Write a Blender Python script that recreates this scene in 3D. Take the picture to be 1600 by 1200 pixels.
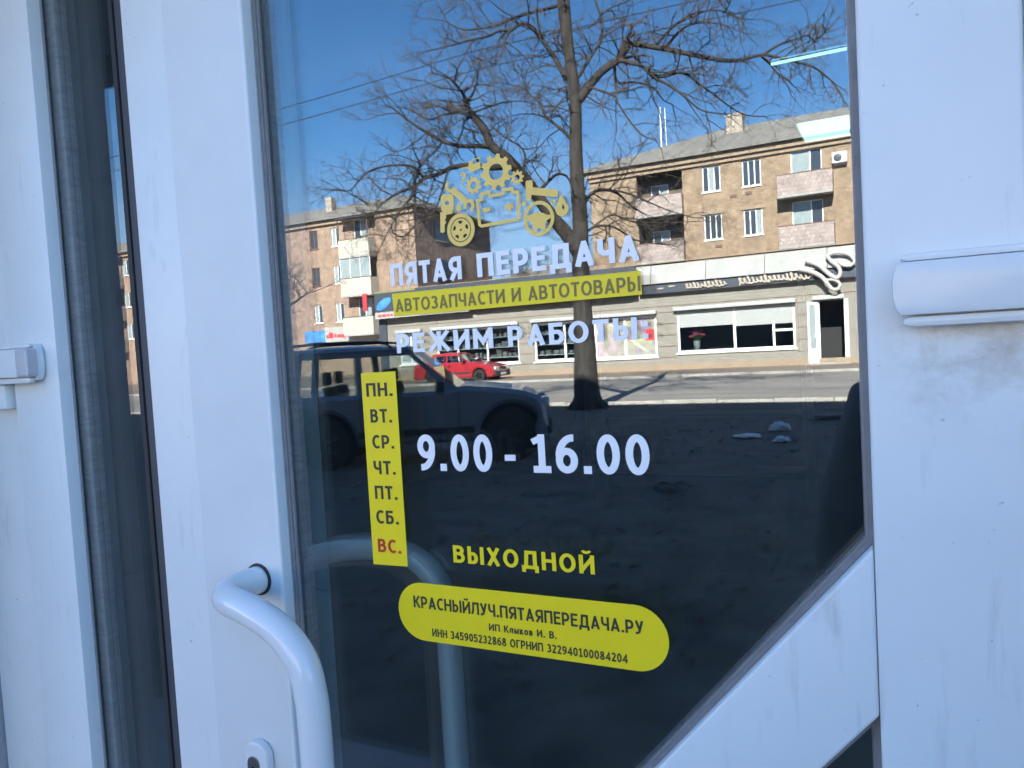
import bpy, bmesh, math, random
from mathutils import Vector, Matrix, noise

# ---------------------------------------------------------------- scene, camera, sky, sun
scene = bpy.context.scene
COL = scene.collection
for o in list(bpy.data.objects):
    bpy.data.objects.remove(o)

EYE = Vector((0.0, -0.65, 1.5))          # the door glass is the plane y = 0, the street lies at y < 0
cam_data = bpy.data.cameras.new("camera")
cam_data.sensor_width = 36.0
cam_data.lens = 27.0
cam_data.clip_start = 0.02
cam_data.clip_end = 2000.0
cam = bpy.data.objects.new("camera", cam_data)
COL.objects.link(cam)
R3 = Matrix(((0.89252, 0.030001, 0.45001), (0.447287, 0.069041, -0.891722), (-0.057822, 0.997163, 0.048202)))
cam.matrix_world = Matrix.Translation(EYE) @ R3.to_4x4()
scene.camera = cam

SUN_EL = math.radians(35.0)
SUN_TRAVEL = Vector((-0.143, -1.0, -0.70)).normalized()   # from behind the shop, over its roof, onto the far side
world = bpy.data.worlds.new("World")
scene.world = world
world.use_nodes = True
wt = world.node_tree
bg = wt.nodes["Background"]
sky = wt.nodes.new("ShaderNodeTexSky")
sky.sky_type = 'NISHITA'
sky.sun_disc = False
sky.sun_elevation = SUN_EL
sky.sun_rotation = math.radians(8.1)
sky.altitude = 200
sky.air_density = 1.0
sky.dust_density = 0.3
sky.ozone_density = 2.5
# thin cirrus, all over the sky
tc = wt.nodes.new("ShaderNodeTexCoord")
mp = wt.nodes.new("ShaderNodeMapping")
mp.inputs["Scale"].default_value = (1.1, 1.1, 4.2)
mp.inputs["Rotation"].default_value = (0.15, 0.25, 0.3)
nz = wt.nodes.new("ShaderNodeTexNoise")
nz.inputs["Scale"].default_value = 2.2
nz.inputs["Detail"].default_value = 7
nz.inputs["Roughness"].default_value = 0.62
nz.inputs["Distortion"].default_value = 0.6
rp = wt.nodes.new("ShaderNodeValToRGB")
rp.color_ramp.elements[0].position = 0.44
rp.color_ramp.elements[0].color = (0, 0, 0, 1)
rp.color_ramp.elements[1].position = 0.78
rp.color_ramp.elements[1].color = (0.70, 0.70, 0.70, 1)
mx = wt.nodes.new("ShaderNodeMix")
mx.data_type = 'RGBA'
mx.inputs["B"].default_value = (3.6, 5.2, 8.0, 1)
tint = wt.nodes.new("ShaderNodeMix")
tint.data_type = 'RGBA'
tint.blend_type = 'MULTIPLY'
tint.inputs["Factor"].default_value = 1.0
tint.inputs["B"].default_value = (0.49, 0.82, 1.08, 1)
wt.links.new(tc.outputs["Generated"], mp.inputs["Vector"])
wt.links.new(mp.outputs["Vector"], nz.inputs["Vector"])
wt.links.new(nz.outputs["Fac"], rp.inputs["Fac"])
cf = wt.nodes.new("ShaderNodeMapRange")          # the cirrus lies low, the zenith is clear
cf.interpolation_type = 'SMOOTHSTEP'
cf.inputs["From Min"].default_value = 0.42
cf.inputs["From Max"].default_value = 0.12
sep0 = wt.nodes.new("ShaderNodeSeparateXYZ")
wt.links.new(tc.outputs["Generated"], sep0.inputs[0])
wt.links.new(sep0.outputs["Z"], cf.inputs["Value"])
cm_ = wt.nodes.new("ShaderNodeMath")
cm_.operation = 'MULTIPLY'
wt.links.new(rp.outputs["Color"], cm_.inputs[0])
wt.links.new(cf.outputs["Result"], cm_.inputs[1])
wt.links.new(cm_.outputs[0], mx.inputs["Factor"])
wt.links.new(sky.outputs["Color"], tint.inputs["A"])
wt.links.new(tint.outputs["Result"], mx.inputs["A"])
# pale haze low over the horizon, all the way round
sep = wt.nodes.new("ShaderNodeSeparateXYZ")
wt.links.new(tc.outputs["Generated"], sep.inputs[0])
hz = wt.nodes.new("ShaderNodeMapRange")
hz.interpolation_type = 'SMOOTHSTEP'
hz.inputs["From Min"].default_value = 0.28
hz.inputs["From Max"].default_value = 0.02
hz.inputs["To Min"].default_value = 0.0
hz.inputs["To Max"].default_value = 0.75
wt.links.new(sep.outputs["Z"], hz.inputs["Value"])
hm = wt.nodes.new("ShaderNodeMix")
hm.data_type = 'RGBA'
hm.inputs["B"].default_value = (4.6, 5.6, 7.4, 1)
wt.links.new(hz.outputs["Result"], hm.inputs["Factor"])
wt.links.new(mx.outputs["Result"], hm.inputs["A"])
wt.links.new(hm.outputs["Result"], bg.inputs["Color"])
bg.inputs["Strength"].default_value = 0.06

sun_data = bpy.data.lights.new("sun", 'SUN')
sun_data.energy = 4.5
sun_data.angle = math.radians(0.53)
sun_data.color = (1.0, 0.95, 0.87)
sun = bpy.data.objects.new("sun", sun_data)
COL.objects.link(sun)
sun.rotation_euler = SUN_TRAVEL.to_track_quat('-Z', 'Y').to_euler()
sun.location = (0, 30, 40)

scene.view_settings.view_transform = 'Standard'
scene.view_settings.look = 'None'
scene.view_settings.exposure = 3.06
scene.view_settings.gamma = 1.0
scene.view_settings.use_curve_mapping = False
scene.cycles.transparent_max_bounces = 32
scene.cycles.max_bounces = 10
scene.cycles.glossy_bounces = 6

# ---------------------------------------------------------------- materials
def nmat(name):
    m = bpy.data.materials.new(name)
    m.use_nodes = True
    return m, m.node_tree, m.node_tree.nodes["Principled BSDF"]

def mat(name, col, rough=0.6, metal=0.0, var=0.0, vscale=6.0, bump=0.0, bscale=60.0, spec=None, stretch=(1, 1, 1), col2=None, coat=0.0):
    m, nt, b = nmat(name)
    b.inputs["Base Color"].default_value = (*col, 1)
    b.inputs["Roughness"].default_value = rough
    b.inputs["Metallic"].default_value = metal
    if spec is not None:
        b.inputs["Specular IOR Level"].default_value = spec
    if coat:
        b.inputs["Coat Weight"].default_value = coat
        b.inputs["Coat Roughness"].default_value = 0.06
    if var or bump or col2:
        t = nt.nodes.new("ShaderNodeTexCoord")
        mpp = nt.nodes.new("ShaderNodeMapping")
        mpp.inputs["Scale"].default_value = stretch
        nt.links.new(t.outputs["Object"], mpp.inputs["Vector"])
    if var or col2:
        n = nt.nodes.new("ShaderNodeTexNoise")
        n.inputs["Scale"].default_value = vscale
        n.inputs["Detail"].default_value = 6
        n.inputs["Roughness"].default_value = 0.65
        nt.links.new(mpp.outputs["Vector"], n.inputs["Vector"])
        r = nt.nodes.new("ShaderNodeValToRGB")
        c2 = col2 if col2 else tuple(c * (1 - var) for c in col)
        r.color_ramp.elements[0].position = 0.33
        r.color_ramp.elements[1].position = 0.66
        r.color_ramp.elements[0].color = (*c2, 1)
        r.color_ramp.elements[1].color = (*col, 1)
        nt.links.new(n.outputs["Fac"], r.inputs["Fac"])
        nt.links.new(r.outputs["Color"], b.inputs["Base Color"])
    if bump:
        n2 = nt.nodes.new("ShaderNodeTexNoise")
        n2.inputs["Scale"].default_value = bscale
        n2.inputs["Detail"].default_value = 4
        nt.links.new(mpp.outputs["Vector"], n2.inputs["Vector"])
        bp = nt.nodes.new("ShaderNodeBump")
        bp.inputs["Strength"].default_value = bump
        bp.inputs["Distance"].default_value = 0.01
        nt.links.new(n2.outputs["Fac"], bp.inputs["Height"])
        nt.links.new(bp.outputs["Normal"], b.inputs["Normal"])
    return m

def pvc_mat(name, seed, grime=None):
    """white uPVC with hand marks, dried drip streaks and fine specks of dirt"""
    m, nt, b = nmat(name)
    b.inputs["Roughness"].default_value = 0.33
    b.inputs["Specular IOR Level"].default_value = 0.45
    N = nt.nodes.new
    t = N("ShaderNodeTexCoord")
    def noise_ramp(scale, lo, hi, stretch, detail=6, rough=0.6):
        mpp = N("ShaderNodeMapping")
        mpp.inputs["Scale"].default_value = stretch
        mpp.inputs["Location"].default_value = (seed * 1.7, seed * 0.9, seed * 2.3)
        n = N("ShaderNodeTexNoise")
        n.inputs["Scale"].default_value = scale
        n.inputs["Detail"].default_value = detail
        n.inputs["Roughness"].default_value = rough
        r = N("ShaderNodeMapRange")
        r.inputs["From Min"].default_value = lo
        r.inputs["From Max"].default_value = hi
        nt.links.new(t.outputs["Object"], mpp.inputs["Vector"])
        nt.links.new(mpp.outputs["Vector"], n.inputs["Vector"])
        nt.links.new(n.outputs["Fac"], r.inputs["Value"])
        return r.outputs["Result"]
    cloud = noise_ramp(7, 0.42, 0.75, (1, 1, 1))
    streak = noise_ramp(9, 0.60, 0.80, (9, 1, 0.9))
    smear = noise_ramp(26, 0.66, 0.82, (1.0, 1, 0.35), 3)
    speck = noise_ramp(150, 0.735, 0.80, (1, 1, 1), 2, 0.5)
    def mixc(a, fac, col, amount):
        mu = N("ShaderNodeMath")
        mu.operation = 'MULTIPLY'
        mu.inputs[1].default_value = amount
        nt.links.new(fac, mu.inputs[0])
        x = N("ShaderNodeMix")
        x.data_type = 'RGBA'
        nt.links.new(mu.outputs[0], x.inputs["Factor"])
        if isinstance(a, tuple):
            x.inputs["A"].default_value = a
        else:
            nt.links.new(a, x.inputs["A"])
        x.inputs["B"].default_value = col
        return x.outputs["Result"]
    c = mixc((0.80, 0.845, 0.825, 1), cloud, (0.73, 0.77, 0.755, 1), 0.6)
    c = mixc(c, streak, (0.58, 0.59, 0.56, 1), 0.6)
    c = mixc(c, smear, (0.45, 0.45, 0.41, 1), 0.5)
    c = mixc(c, speck, (0.30, 0.29, 0.26, 1), 0.55)
    if grime:                                   # settled dirt with a ragged outline below a fitting
        gz0, gz1, gx0 = grime
        sp = N("ShaderNodeSeparateXYZ")
        nt.links.new(t.outputs["Object"], sp.inputs[0])
        def ramp(sock, a, b_):
            r = N("ShaderNodeMapRange"); r.interpolation_type = 'SMOOTHSTEP'
            r.inputs["From Min"].default_value = a; r.inputs["From Max"].default_value = b_
            nt.links.new(sock, r.inputs["Value"])
            return r.outputs["Result"]
        def mul(p, q):
            m_ = N("ShaderNodeMath"); m_.operation = 'MULTIPLY'
            nt.links.new(p, m_.inputs[0]); nt.links.new(q, m_.inputs[1])
            return m_.outputs[0]
        zone = mul(ramp(sp.outputs["Z"], gz0, gz1), ramp(sp.outputs["Z"], gz1 + .03, gz1 + .01))
        zone = mul(zone, ramp(sp.outputs["X"], gx0, gx0 + .05))
        blot = mul(zone, noise_ramp(24, 0.40, 0.66, (1, 1, 1.3), 8, 0.7))
        c = mixc(c, blot, (0.40, 0.38, 0.33, 1), 0.75)
    nt.links.new(c, b.inputs["Base Color"])
    n2 = N("ShaderNodeTexNoise")
    n2.inputs["Scale"].default_value = 30
    n2.inputs["Detail"].default_value = 3
    nt.links.new(t.outputs["Object"], n2.inputs["Vector"])
    bp = N("ShaderNodeBump")
    bp.inputs["Strength"].default_value = 0.05
    bp.inputs["Distance"].default_value = 0.004
    nt.links.new(n2.outputs["Fac"], bp.inputs["Height"])
    nt.links.new(bp.outputs["Normal"], b.inputs["Normal"])
    return m

def glass_mat(name, r0, tint, wobble=0.0, dust=0.0):
    """thin architectural glass: Schlick reflection from each face, the rest passes straight through"""
    m = bpy.data.materials.new(name)
    m.use_nodes = True
    nt = m.node_tree
    nt.nodes.clear()
    N = nt.nodes.new
    out = N("ShaderNodeOutputMaterial")
    geo = N("ShaderNodeNewGeometry")
    dot = N("ShaderNodeVectorMath"); dot.operation = 'DOT_PRODUCT'
    nt.links.new(geo.outputs["Normal"], dot.inputs[0])
    nt.links.new(geo.outputs["Incoming"], dot.inputs[1])
    ab = N("ShaderNodeMath"); ab.operation = 'ABSOLUTE'
    nt.links.new(dot.outputs["Value"], ab.inputs[0])
    om = N("ShaderNodeMath"); om.operation = 'SUBTRACT'; om.inputs[0].default_value = 1.0
    nt.links.new(ab.outputs[0], om.inputs[1])
    pw = N("ShaderNodeMath"); pw.operation = 'POWER'; pw.inputs[1].default_value = 5.0
    nt.links.new(om.outputs[0], pw.inputs[0])
    ma = N("ShaderNodeMath"); ma.operation = 'MULTIPLY_ADD'
    ma.inputs[1].default_value = 1.0 - r0
    ma.inputs[2].default_value = r0
    nt.links.new(pw.outputs[0], ma.inputs[0])
    tr = N("ShaderNodeBsdfTransparent"); tr.inputs["Color"].default_value = (*tint, 1)
    gl = N("ShaderNodeBsdfGlossy"); gl.inputs["Roughness"].default_value = 0.0
    gl.inputs["Color"].default_value = (1, 1, 1, 1)
    if wobble:
        t = N("ShaderNodeTexCoord")
        n = N("ShaderNodeTexNoise"); n.inputs["Scale"].default_value = 5.0; n.inputs["Detail"].default_value = 1.0
        nt.links.new(t.outputs["Object"], n.inputs["Vector"])
        bp = N("ShaderNodeBump"); bp.inputs["Strength"].default_value = wobble; bp.inputs["Distance"].default_value = 0.002
        nt.links.new(n.outputs["Fac"], bp.inputs["Height"])
        nt.links.new(bp.outputs["Normal"], gl.inputs["Normal"])
    if dust:                                    # film of dust, wiped streaks and finger marks
        t2 = N("ShaderNodeTexCoord")
        def nr(scale, lo, hi, st):
            mp_ = N("ShaderNodeMapping"); mp_.inputs["Scale"].default_value = st; mp_.inputs["Rotation"].default_value = (0, 0.5, 0)
            nn_ = N("ShaderNodeTexNoise"); nn_.inputs["Scale"].default_value = scale; nn_.inputs["Detail"].default_value = 6; nn_.inputs["Roughness"].default_value = 0.65
            rr_ = N("ShaderNodeMapRange"); rr_.inputs["From Min"].default_value = lo; rr_.inputs["From Max"].default_value = hi
            nt.links.new(t2.outputs["Object"], mp_.inputs["Vector"]); nt.links.new(mp_.outputs["Vector"], nn_.inputs["Vector"]); nt.links.new(nn_.outputs["Fac"], rr_.inputs["Value"])
            return rr_.outputs["Result"]
        a1 = nr(4, 0.35, 0.75, (1, 1, 1)); a2 = nr(14, 0.55, 0.80, (0.35, 1, 2.5)); a3 = nr(90, 0.70, 0.80, (1, 1, 1))
        s1 = N("ShaderNodeMath"); s1.operation = 'MULTIPLY_ADD'; s1.inputs[1].default_value = 0.8
        nt.links.new(a2, s1.inputs[0]); nt.links.new(a1, s1.inputs[2])
        s2 = N("ShaderNodeMath"); s2.operation = 'MULTIPLY_ADD'; s2.inputs[1].default_value = 1.6
        nt.links.new(a3, s2.inputs[0]); nt.links.new(s1.outputs[0], s2.inputs[2])
        s3 = N("ShaderNodeMath"); s3.operation = 'MULTIPLY'; s3.inputs[1].default_value = dust
        nt.links.new(s2.outputs[0], s3.inputs[0])
        df = N("ShaderNodeBsdfDiffuse"); df.inputs["Color"].default_value = (0.7, 0.68, 0.62, 1)
        dm = N("ShaderNodeMixShader")
        nt.links.new(s3.outputs[0], dm.inputs["Fac"]); nt.links.new(tr.outputs[0], dm.inputs[1]); nt.links.new(df.outputs[0], dm.inputs[2])
        tr = dm
    mi = N("ShaderNodeMixShader")
    nt.links.new(ma.outputs[0], mi.inputs["Fac"])
    nt.links.new(tr.outputs[0], mi.inputs[1])
    nt.links.new(gl.outputs[0], mi.inputs[2])
    nt.links.new(mi.outputs[0], out.inputs["Surface"])
    return m

def emit_mat(name, col, s):
    m, nt, b = nmat(name)
    b.inputs["Base Color"].default_value = (0.8, 0.8, 0.8, 1)
    b.inputs["Emission Color"].default_value = (*col, 1)
    b.inputs["Emission Strength"].default_value = s
    return m

def brick_mat(name, c1, c2, mortar, scale_w=0.25, scale_h=0.075, use='xz'):
    m, nt, b = nmat(name)
    b.inputs["Roughness"].default_value = 0.9
    N = nt.nodes.new
    t = N("ShaderNodeTexCoord")
    sp = N("ShaderNodeSeparateXYZ"); cb = N("ShaderNodeCombineXYZ"); ad = N("ShaderNodeMath"); ad.operation = 'ADD'
    nt.links.new(t.outputs["Object"], sp.inputs[0])
    nt.links.new(sp.outputs["X"], ad.inputs[0]); nt.links.new(sp.outputs["Y"], ad.inputs[1])
    nt.links.new(ad.outputs[0], cb.inputs["X"]); nt.links.new(sp.outputs["Z"], cb.inputs["Y"])
    br = N("ShaderNodeTexBrick")
    br.inputs["Scale"].default_value = 1.0
    br.inputs["Brick Width"].default_value = scale_w
    br.inputs["Row Height"].default_value = scale_h
    br.inputs["Mortar Size"].default_value = 0.008
    br.inputs["Color1"].default_value = (*c1, 1)
    br.inputs["Color2"].default_value = (*c2, 1)
    br.inputs["Mortar"].default_value = (*mortar, 1)
    nt.links.new(cb.outputs[0], br.inputs["Vector"])
    n = N("ShaderNodeTexNoise"); n.inputs["Scale"].default_value = 1.9; n.inputs["Detail"].default_value = 9; n.inputs["Roughness"].default_value = 0.82
    nt.links.new(t.outputs["Object"], n.inputs["Vector"])
    r = N("ShaderNodeMapRange"); r.inputs["From Min"].default_value = 0.35; r.inputs["From Max"].default_value = 0.7
    r.inputs["To Min"].default_value = 0.50; r.inputs["To Max"].default_value = 1.20
    nt.links.new(n.outputs["Fac"], r.inputs["Value"])
    mu = N("ShaderNodeMix"); mu.data_type = 'RGBA'; mu.blend_type = 'MULTIPLY'; mu.inputs["Factor"].default_value = 1.0
    nt.links.new(br.outputs["Color"], mu.inputs["A"]); nt.links.new(r.outputs["Result"], mu.inputs["B"])
    nt.links.new(mu.outputs["Result"], b.inputs["Base Color"])
    return m

M = {}
M['pvc'] = pvc_mat('white_pvc', 0.0)
M['pvc_b'] = pvc_mat('white_pvc_weathered', 3.1)
M['pvc_g'] = pvc_mat('white_pvc_grimy', 6.4, (1.40, 1.495, -0.025))
M['film'] = mat('old_protective_film', (0.765, 0.80, 0.785), 0.45, var=0.06, vscale=8)
M['slate_seal'] = mat('slate_profile', (0.075, 0.08, 0.09), 0.5)
M['handle'] = mat('white_enamel', (0.80, 0.825, 0.815), 0.16, spec=0.6, bump=0.02, bscale=80)
M['cover'] = mat('hinge_cover_plastic', (0.80, 0.83, 0.81), 0.22, var=0.06, vscale=18, spec=0.55)
M['cap'] = mat('grey_hinge_cap', (0.60, 0.61, 0.62), 0.4, var=0.12, vscale=30)
M['caulk'] = mat('dirty_sealant', (0.62, 0.62, 0.60), 0.8, col2=(0.33, 0.32, 0.29), vscale=45, bump=0.6, bscale=90)
M['gasket'] = mat('grey_rubber', (0.25, 0.255, 0.26), 0.55, var=0.2, vscale=60)
M['gasket_black'] = mat('black_rubber', (0.03, 0.03, 0.032), 0.6)
M['gasket_light'] = mat('light_grey_seal', (0.30, 0.305, 0.31), 0.5, var=0.15, vscale=50)
M['spacer'] = mat('aluminium_spacer', (0.38, 0.39, 0.40), 0.45, metal=0.5, var=0.35, vscale=220, stretch=(0.2, 0.2, 1))
M['glass'] = glass_mat('door_glass', 0.086, (0.93, 0.955, 0.955), 0.035, dust=0.012)
M['glass_in'] = glass_mat('inner_glass', 0.066, (0.78, 0.84, 0.85), 0.05)
M['v_yellow'] = mat('yellow_vinyl', (1.0, 0.78, 0.012), 0.38, var=0.05, vscale=20)
M['v_gold'] = mat('gold_vinyl', (1.0, 0.68, 0.15), 0.42, var=0.08, vscale=40)
M['v_white'] = mat('white_vinyl', (0.97, 0.97, 0.96), 0.35, var=0.02, vscale=30)
M['v_black'] = mat('black_print', (0.035, 0.036, 0.03), 0.5)
M['v_brown'] = mat('dark_olive_print', (0.25, 0.19, 0.05), 0.5)
M['v_red'] = mat('red_print', (0.52, 0.03, 0.02), 0.5)
M['v_dark'] = mat('dark_line_print', (0.06, 0.06, 0.05), 0.5)
M['steel'] = mat('lock_steel', (0.35, 0.34, 0.33), 0.3, metal=1.0)
M['hole'] = mat('keyhole_black', (0.01, 0.01, 0.01), 0.8)

# ---------------------------------------------------------------- mesh helpers
class MB:
    def __init__(s):
        s.v = []; s.f = []
    def add(s, vs, fs):
        o = len(s.v)
        s.v += [tuple(p) for p in vs]
        s.f += [tuple(i + o for i in f) for f in fs]
        return s
    def box(s, x0, x1, y0, y1, z0, z1):
        return s.add([(x0, y0, z0), (x1, y0, z0), (x1, y1, z0), (x0, y1, z0), (x0, y0, z1), (x1, y0, z1), (x1, y1, z1), (x0, y1, z1)],
                     [(0, 3, 2, 1), (4, 5, 6, 7), (0, 1, 5, 4), (1, 2, 6, 5), (2, 3, 7, 6), (3, 0, 4, 7)])
    def prism_xz(s, poly, y0, y1):
        """polygon in x/z (counter-clockwise seen from -y), from y0 (front) to y1"""
        n = len(poly)
        vs = [(x, y0, z) for x, z in poly] + [(x, y1, z) for x, z in poly]
        fs = [tuple(range(n)), tuple(range(2 * n - 1, n - 1, -1))]
        fs += [(i, i + n, (i + 1) % n + n, (i + 1) % n) for i in range(n)]
        return s.add(vs, fs)
    def prism_xy(s, poly, z0, z1):
        n = len(poly)
        vs = [(x, y, z1) for x, y in poly] + [(x, y, z0) for x, y in poly]
        fs = [tuple(range(n)), tuple(range(2 * n - 1, n - 1, -1))]
        fs += [(i, i + n, (i + 1) % n + n, (i + 1) % n) for i in range(n)]
        return s.add(vs, fs)
    def prism_yz(s, poly, x0, x1):
        n = len(poly)
        vs = [(x1, y, z) for y, z in poly] + [(x0, y, z) for y, z in poly]
        fs = [tuple(range(n)), tuple(range(2 * n - 1, n - 1, -1))]
        fs += [(i, i + n, (i + 1) % n + n, (i + 1) % n) for i in range(n)]
        return s.add(vs, fs)
    def hexa(s, bot, top):
        vs = list(bot) + list(top)
        return s.add(vs, [(0, 3, 2, 1), (4, 5, 6, 7), (0, 1, 5, 4), (1, 2, 6, 5), (2, 3, 7, 6), (3, 0, 4, 7)])
    def tube(s, pts, rad, n=8, cap=True):
        pts = [Vector(p) for p in pts]
        m = len(pts)
        if not hasattr(rad, '__len__'):
            rad = [rad] * m
        rings = []
        up = None
        for i, p in enumerate(pts):
            d = (pts[min(i + 1, m - 1)] - pts[max(i - 1, 0)])
            if d.length < 1e-9:
                d = Vector((0, 0, 1))
            d.normalize()
            if up is None:
                a = Vector((0, 0, 1)) if abs(d.z) < 0.9 else Vector((1, 0, 0))
                up = (a - d * a.dot(d)).normalized()
            else:
                up = (up - d * up.dot(d))
                if up.length < 1e-6:
                    a = Vector((0, 0, 1)) if abs(d.z) < 0.9 else Vector((1, 0, 0))
                    up = a - d * a.dot(d)
                up.normalize()
            w = d.cross(up)
            rings.append([p + (up * math.cos(2 * math.pi * k / n) + w * math.sin(2 * math.pi * k / n)) * rad[i] for k in range(n)])
        vs = [q for r in rings for q in r]
        fs = []
        for i in range(m - 1):
            for k in range(n):
                fs.append((i * n + k, i * n + (k + 1) % n, (i + 1) * n + (k + 1) % n, (i + 1) * n + k))
        if cap:
            fs.append(tuple(range(n - 1, -1, -1)))
            fs.append(tuple((m - 1) * n + k for k in range(n)))
        return s.add(vs, fs)
    def lathe(s, prof, c, axis='y', n=24):
        """profile (radius, height) turned about an axis through c"""
        rings = []
        for r, h in prof:
            ring = []
            for k in range(n):
                a = 2 * math.pi * k / n
                u, w = r * math.cos(a), r * math.sin(a)
                p = {'y': (u, h, w), 'x': (h, u, w), 'z': (u, w, h)}[axis]
                ring.append((c[0] + p[0], c[1] + p[1], c[2] + p[2]))
            rings.append(ring)
        vs = [q for r in rings for q in r]
        fs = []
        for i in range(len(prof) - 1):
            for k in range(n):
                fs.append((i * n + k, i * n + (k + 1) % n, (i + 1) * n + (k + 1) % n, (i + 1) * n + k))
        fs.append(tuple(range(n - 1, -1, -1)))
        fs.append(tuple((len(prof) - 1) * n + k for k in range(n)))
        return s.add(vs, fs)
    def mesh(s, name):
        me = bpy.data.meshes.new(name)
        me.from_pydata([tuple(v) for v in s.v], [], s.f)
        me.update()
        return me
    def build(s, name, m, parent=None, bevel=0.0, smooth=False, fix=True, segs=2, label=None, kind=None):
        me = bpy.data.meshes.new(name)
        me.from_pydata([tuple(v) for v in s.v], [], s.f)
        if fix or bevel:
            bm = bmesh.new()
            bm.from_mesh(me)
            if fix:
                bmesh.ops.recalc_face_normals(bm, faces=bm.faces)
            if bevel:
                ed = [e for e in bm.edges if len(e.link_faces) == 2 and e.calc_face_angle(0) > 0.5]
                bmesh.ops.bevel(bm, geom=ed, offset=bevel, segments=segs, affect='EDGES', profile=0.6, clamp_overlap=True)
            bm.to_mesh(me)
            bm.free()
        if smooth:
            me.polygons.foreach_set("use_smooth", [True] * len(me.polygons))
        me.materials.append(M[m] if isinstance(m, str) else m)
        me.update()
        o = bpy.data.objects.new(name, me)
        COL.objects.link(o)
        if bevel and not smooth:
            me.polygons.foreach_set("use_smooth", [True] * len(me.polygons))
            try:
                me.set_sharp_from_angle(angle=math.radians(40))
            except Exception:
                pass
        if parent:
            o.parent = parent
            o.matrix_parent_inverse = Matrix.Translation(parent.location).inverted() if parent.type == 'EMPTY' and not parent.parent else Matrix.Identity(4)
        if label:
            o["label"] = label
        if kind:
            o["kind"] = kind
        return o

def thing(name, label, cat, loc=(0, 0, 0), group=None):
    o = bpy.data.objects.new(name, None)
    o.empty_display_size = 0.1
    COL.objects.link(o)
    o.location = loc
    o["label"] = label
    o["category"] = cat
    if group:
        o["group"] = group
    return o

def tag(o, label, cat, group=None):
    o["label"] = label
    o["category"] = cat
    if group:
        o["group"] = group
    return o

def struct(o):
    o["kind"] = "structure"
    return o

def catmull(pts, k=6):
    pts = [Vector(p) for p in pts]
    out = []
    for i in range(len(pts) - 1):
        p0 = pts[max(i - 1, 0)]; p1 = pts[i]; p2 = pts[i + 1]; p3 = pts[min(i + 2, len(pts) - 1)]
        for j in range(k):
            t = j / k
            out.append(0.5 * ((2 * p1) + (p2 - p0) * t + (2 * p0 - 5 * p1 + 4 * p2 - p3) * t * t + (3 * p1 - p0 - 3 * p2 + p3) * t ** 3))
    out.append(pts[-1])
    return out

# ---------------------------------------------------------------- a stroke alphabet for cut-vinyl lettering
def arc(cx, cy, rx, ry, a0, a1, n=10):
    return [(cx + rx * math.cos(math.radians(a0 + (a1 - a0) * i / n)), cy + ry * math.sin(math.radians(a0 + (a1 - a0) * i / n))) for i in range(n + 1)]

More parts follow.
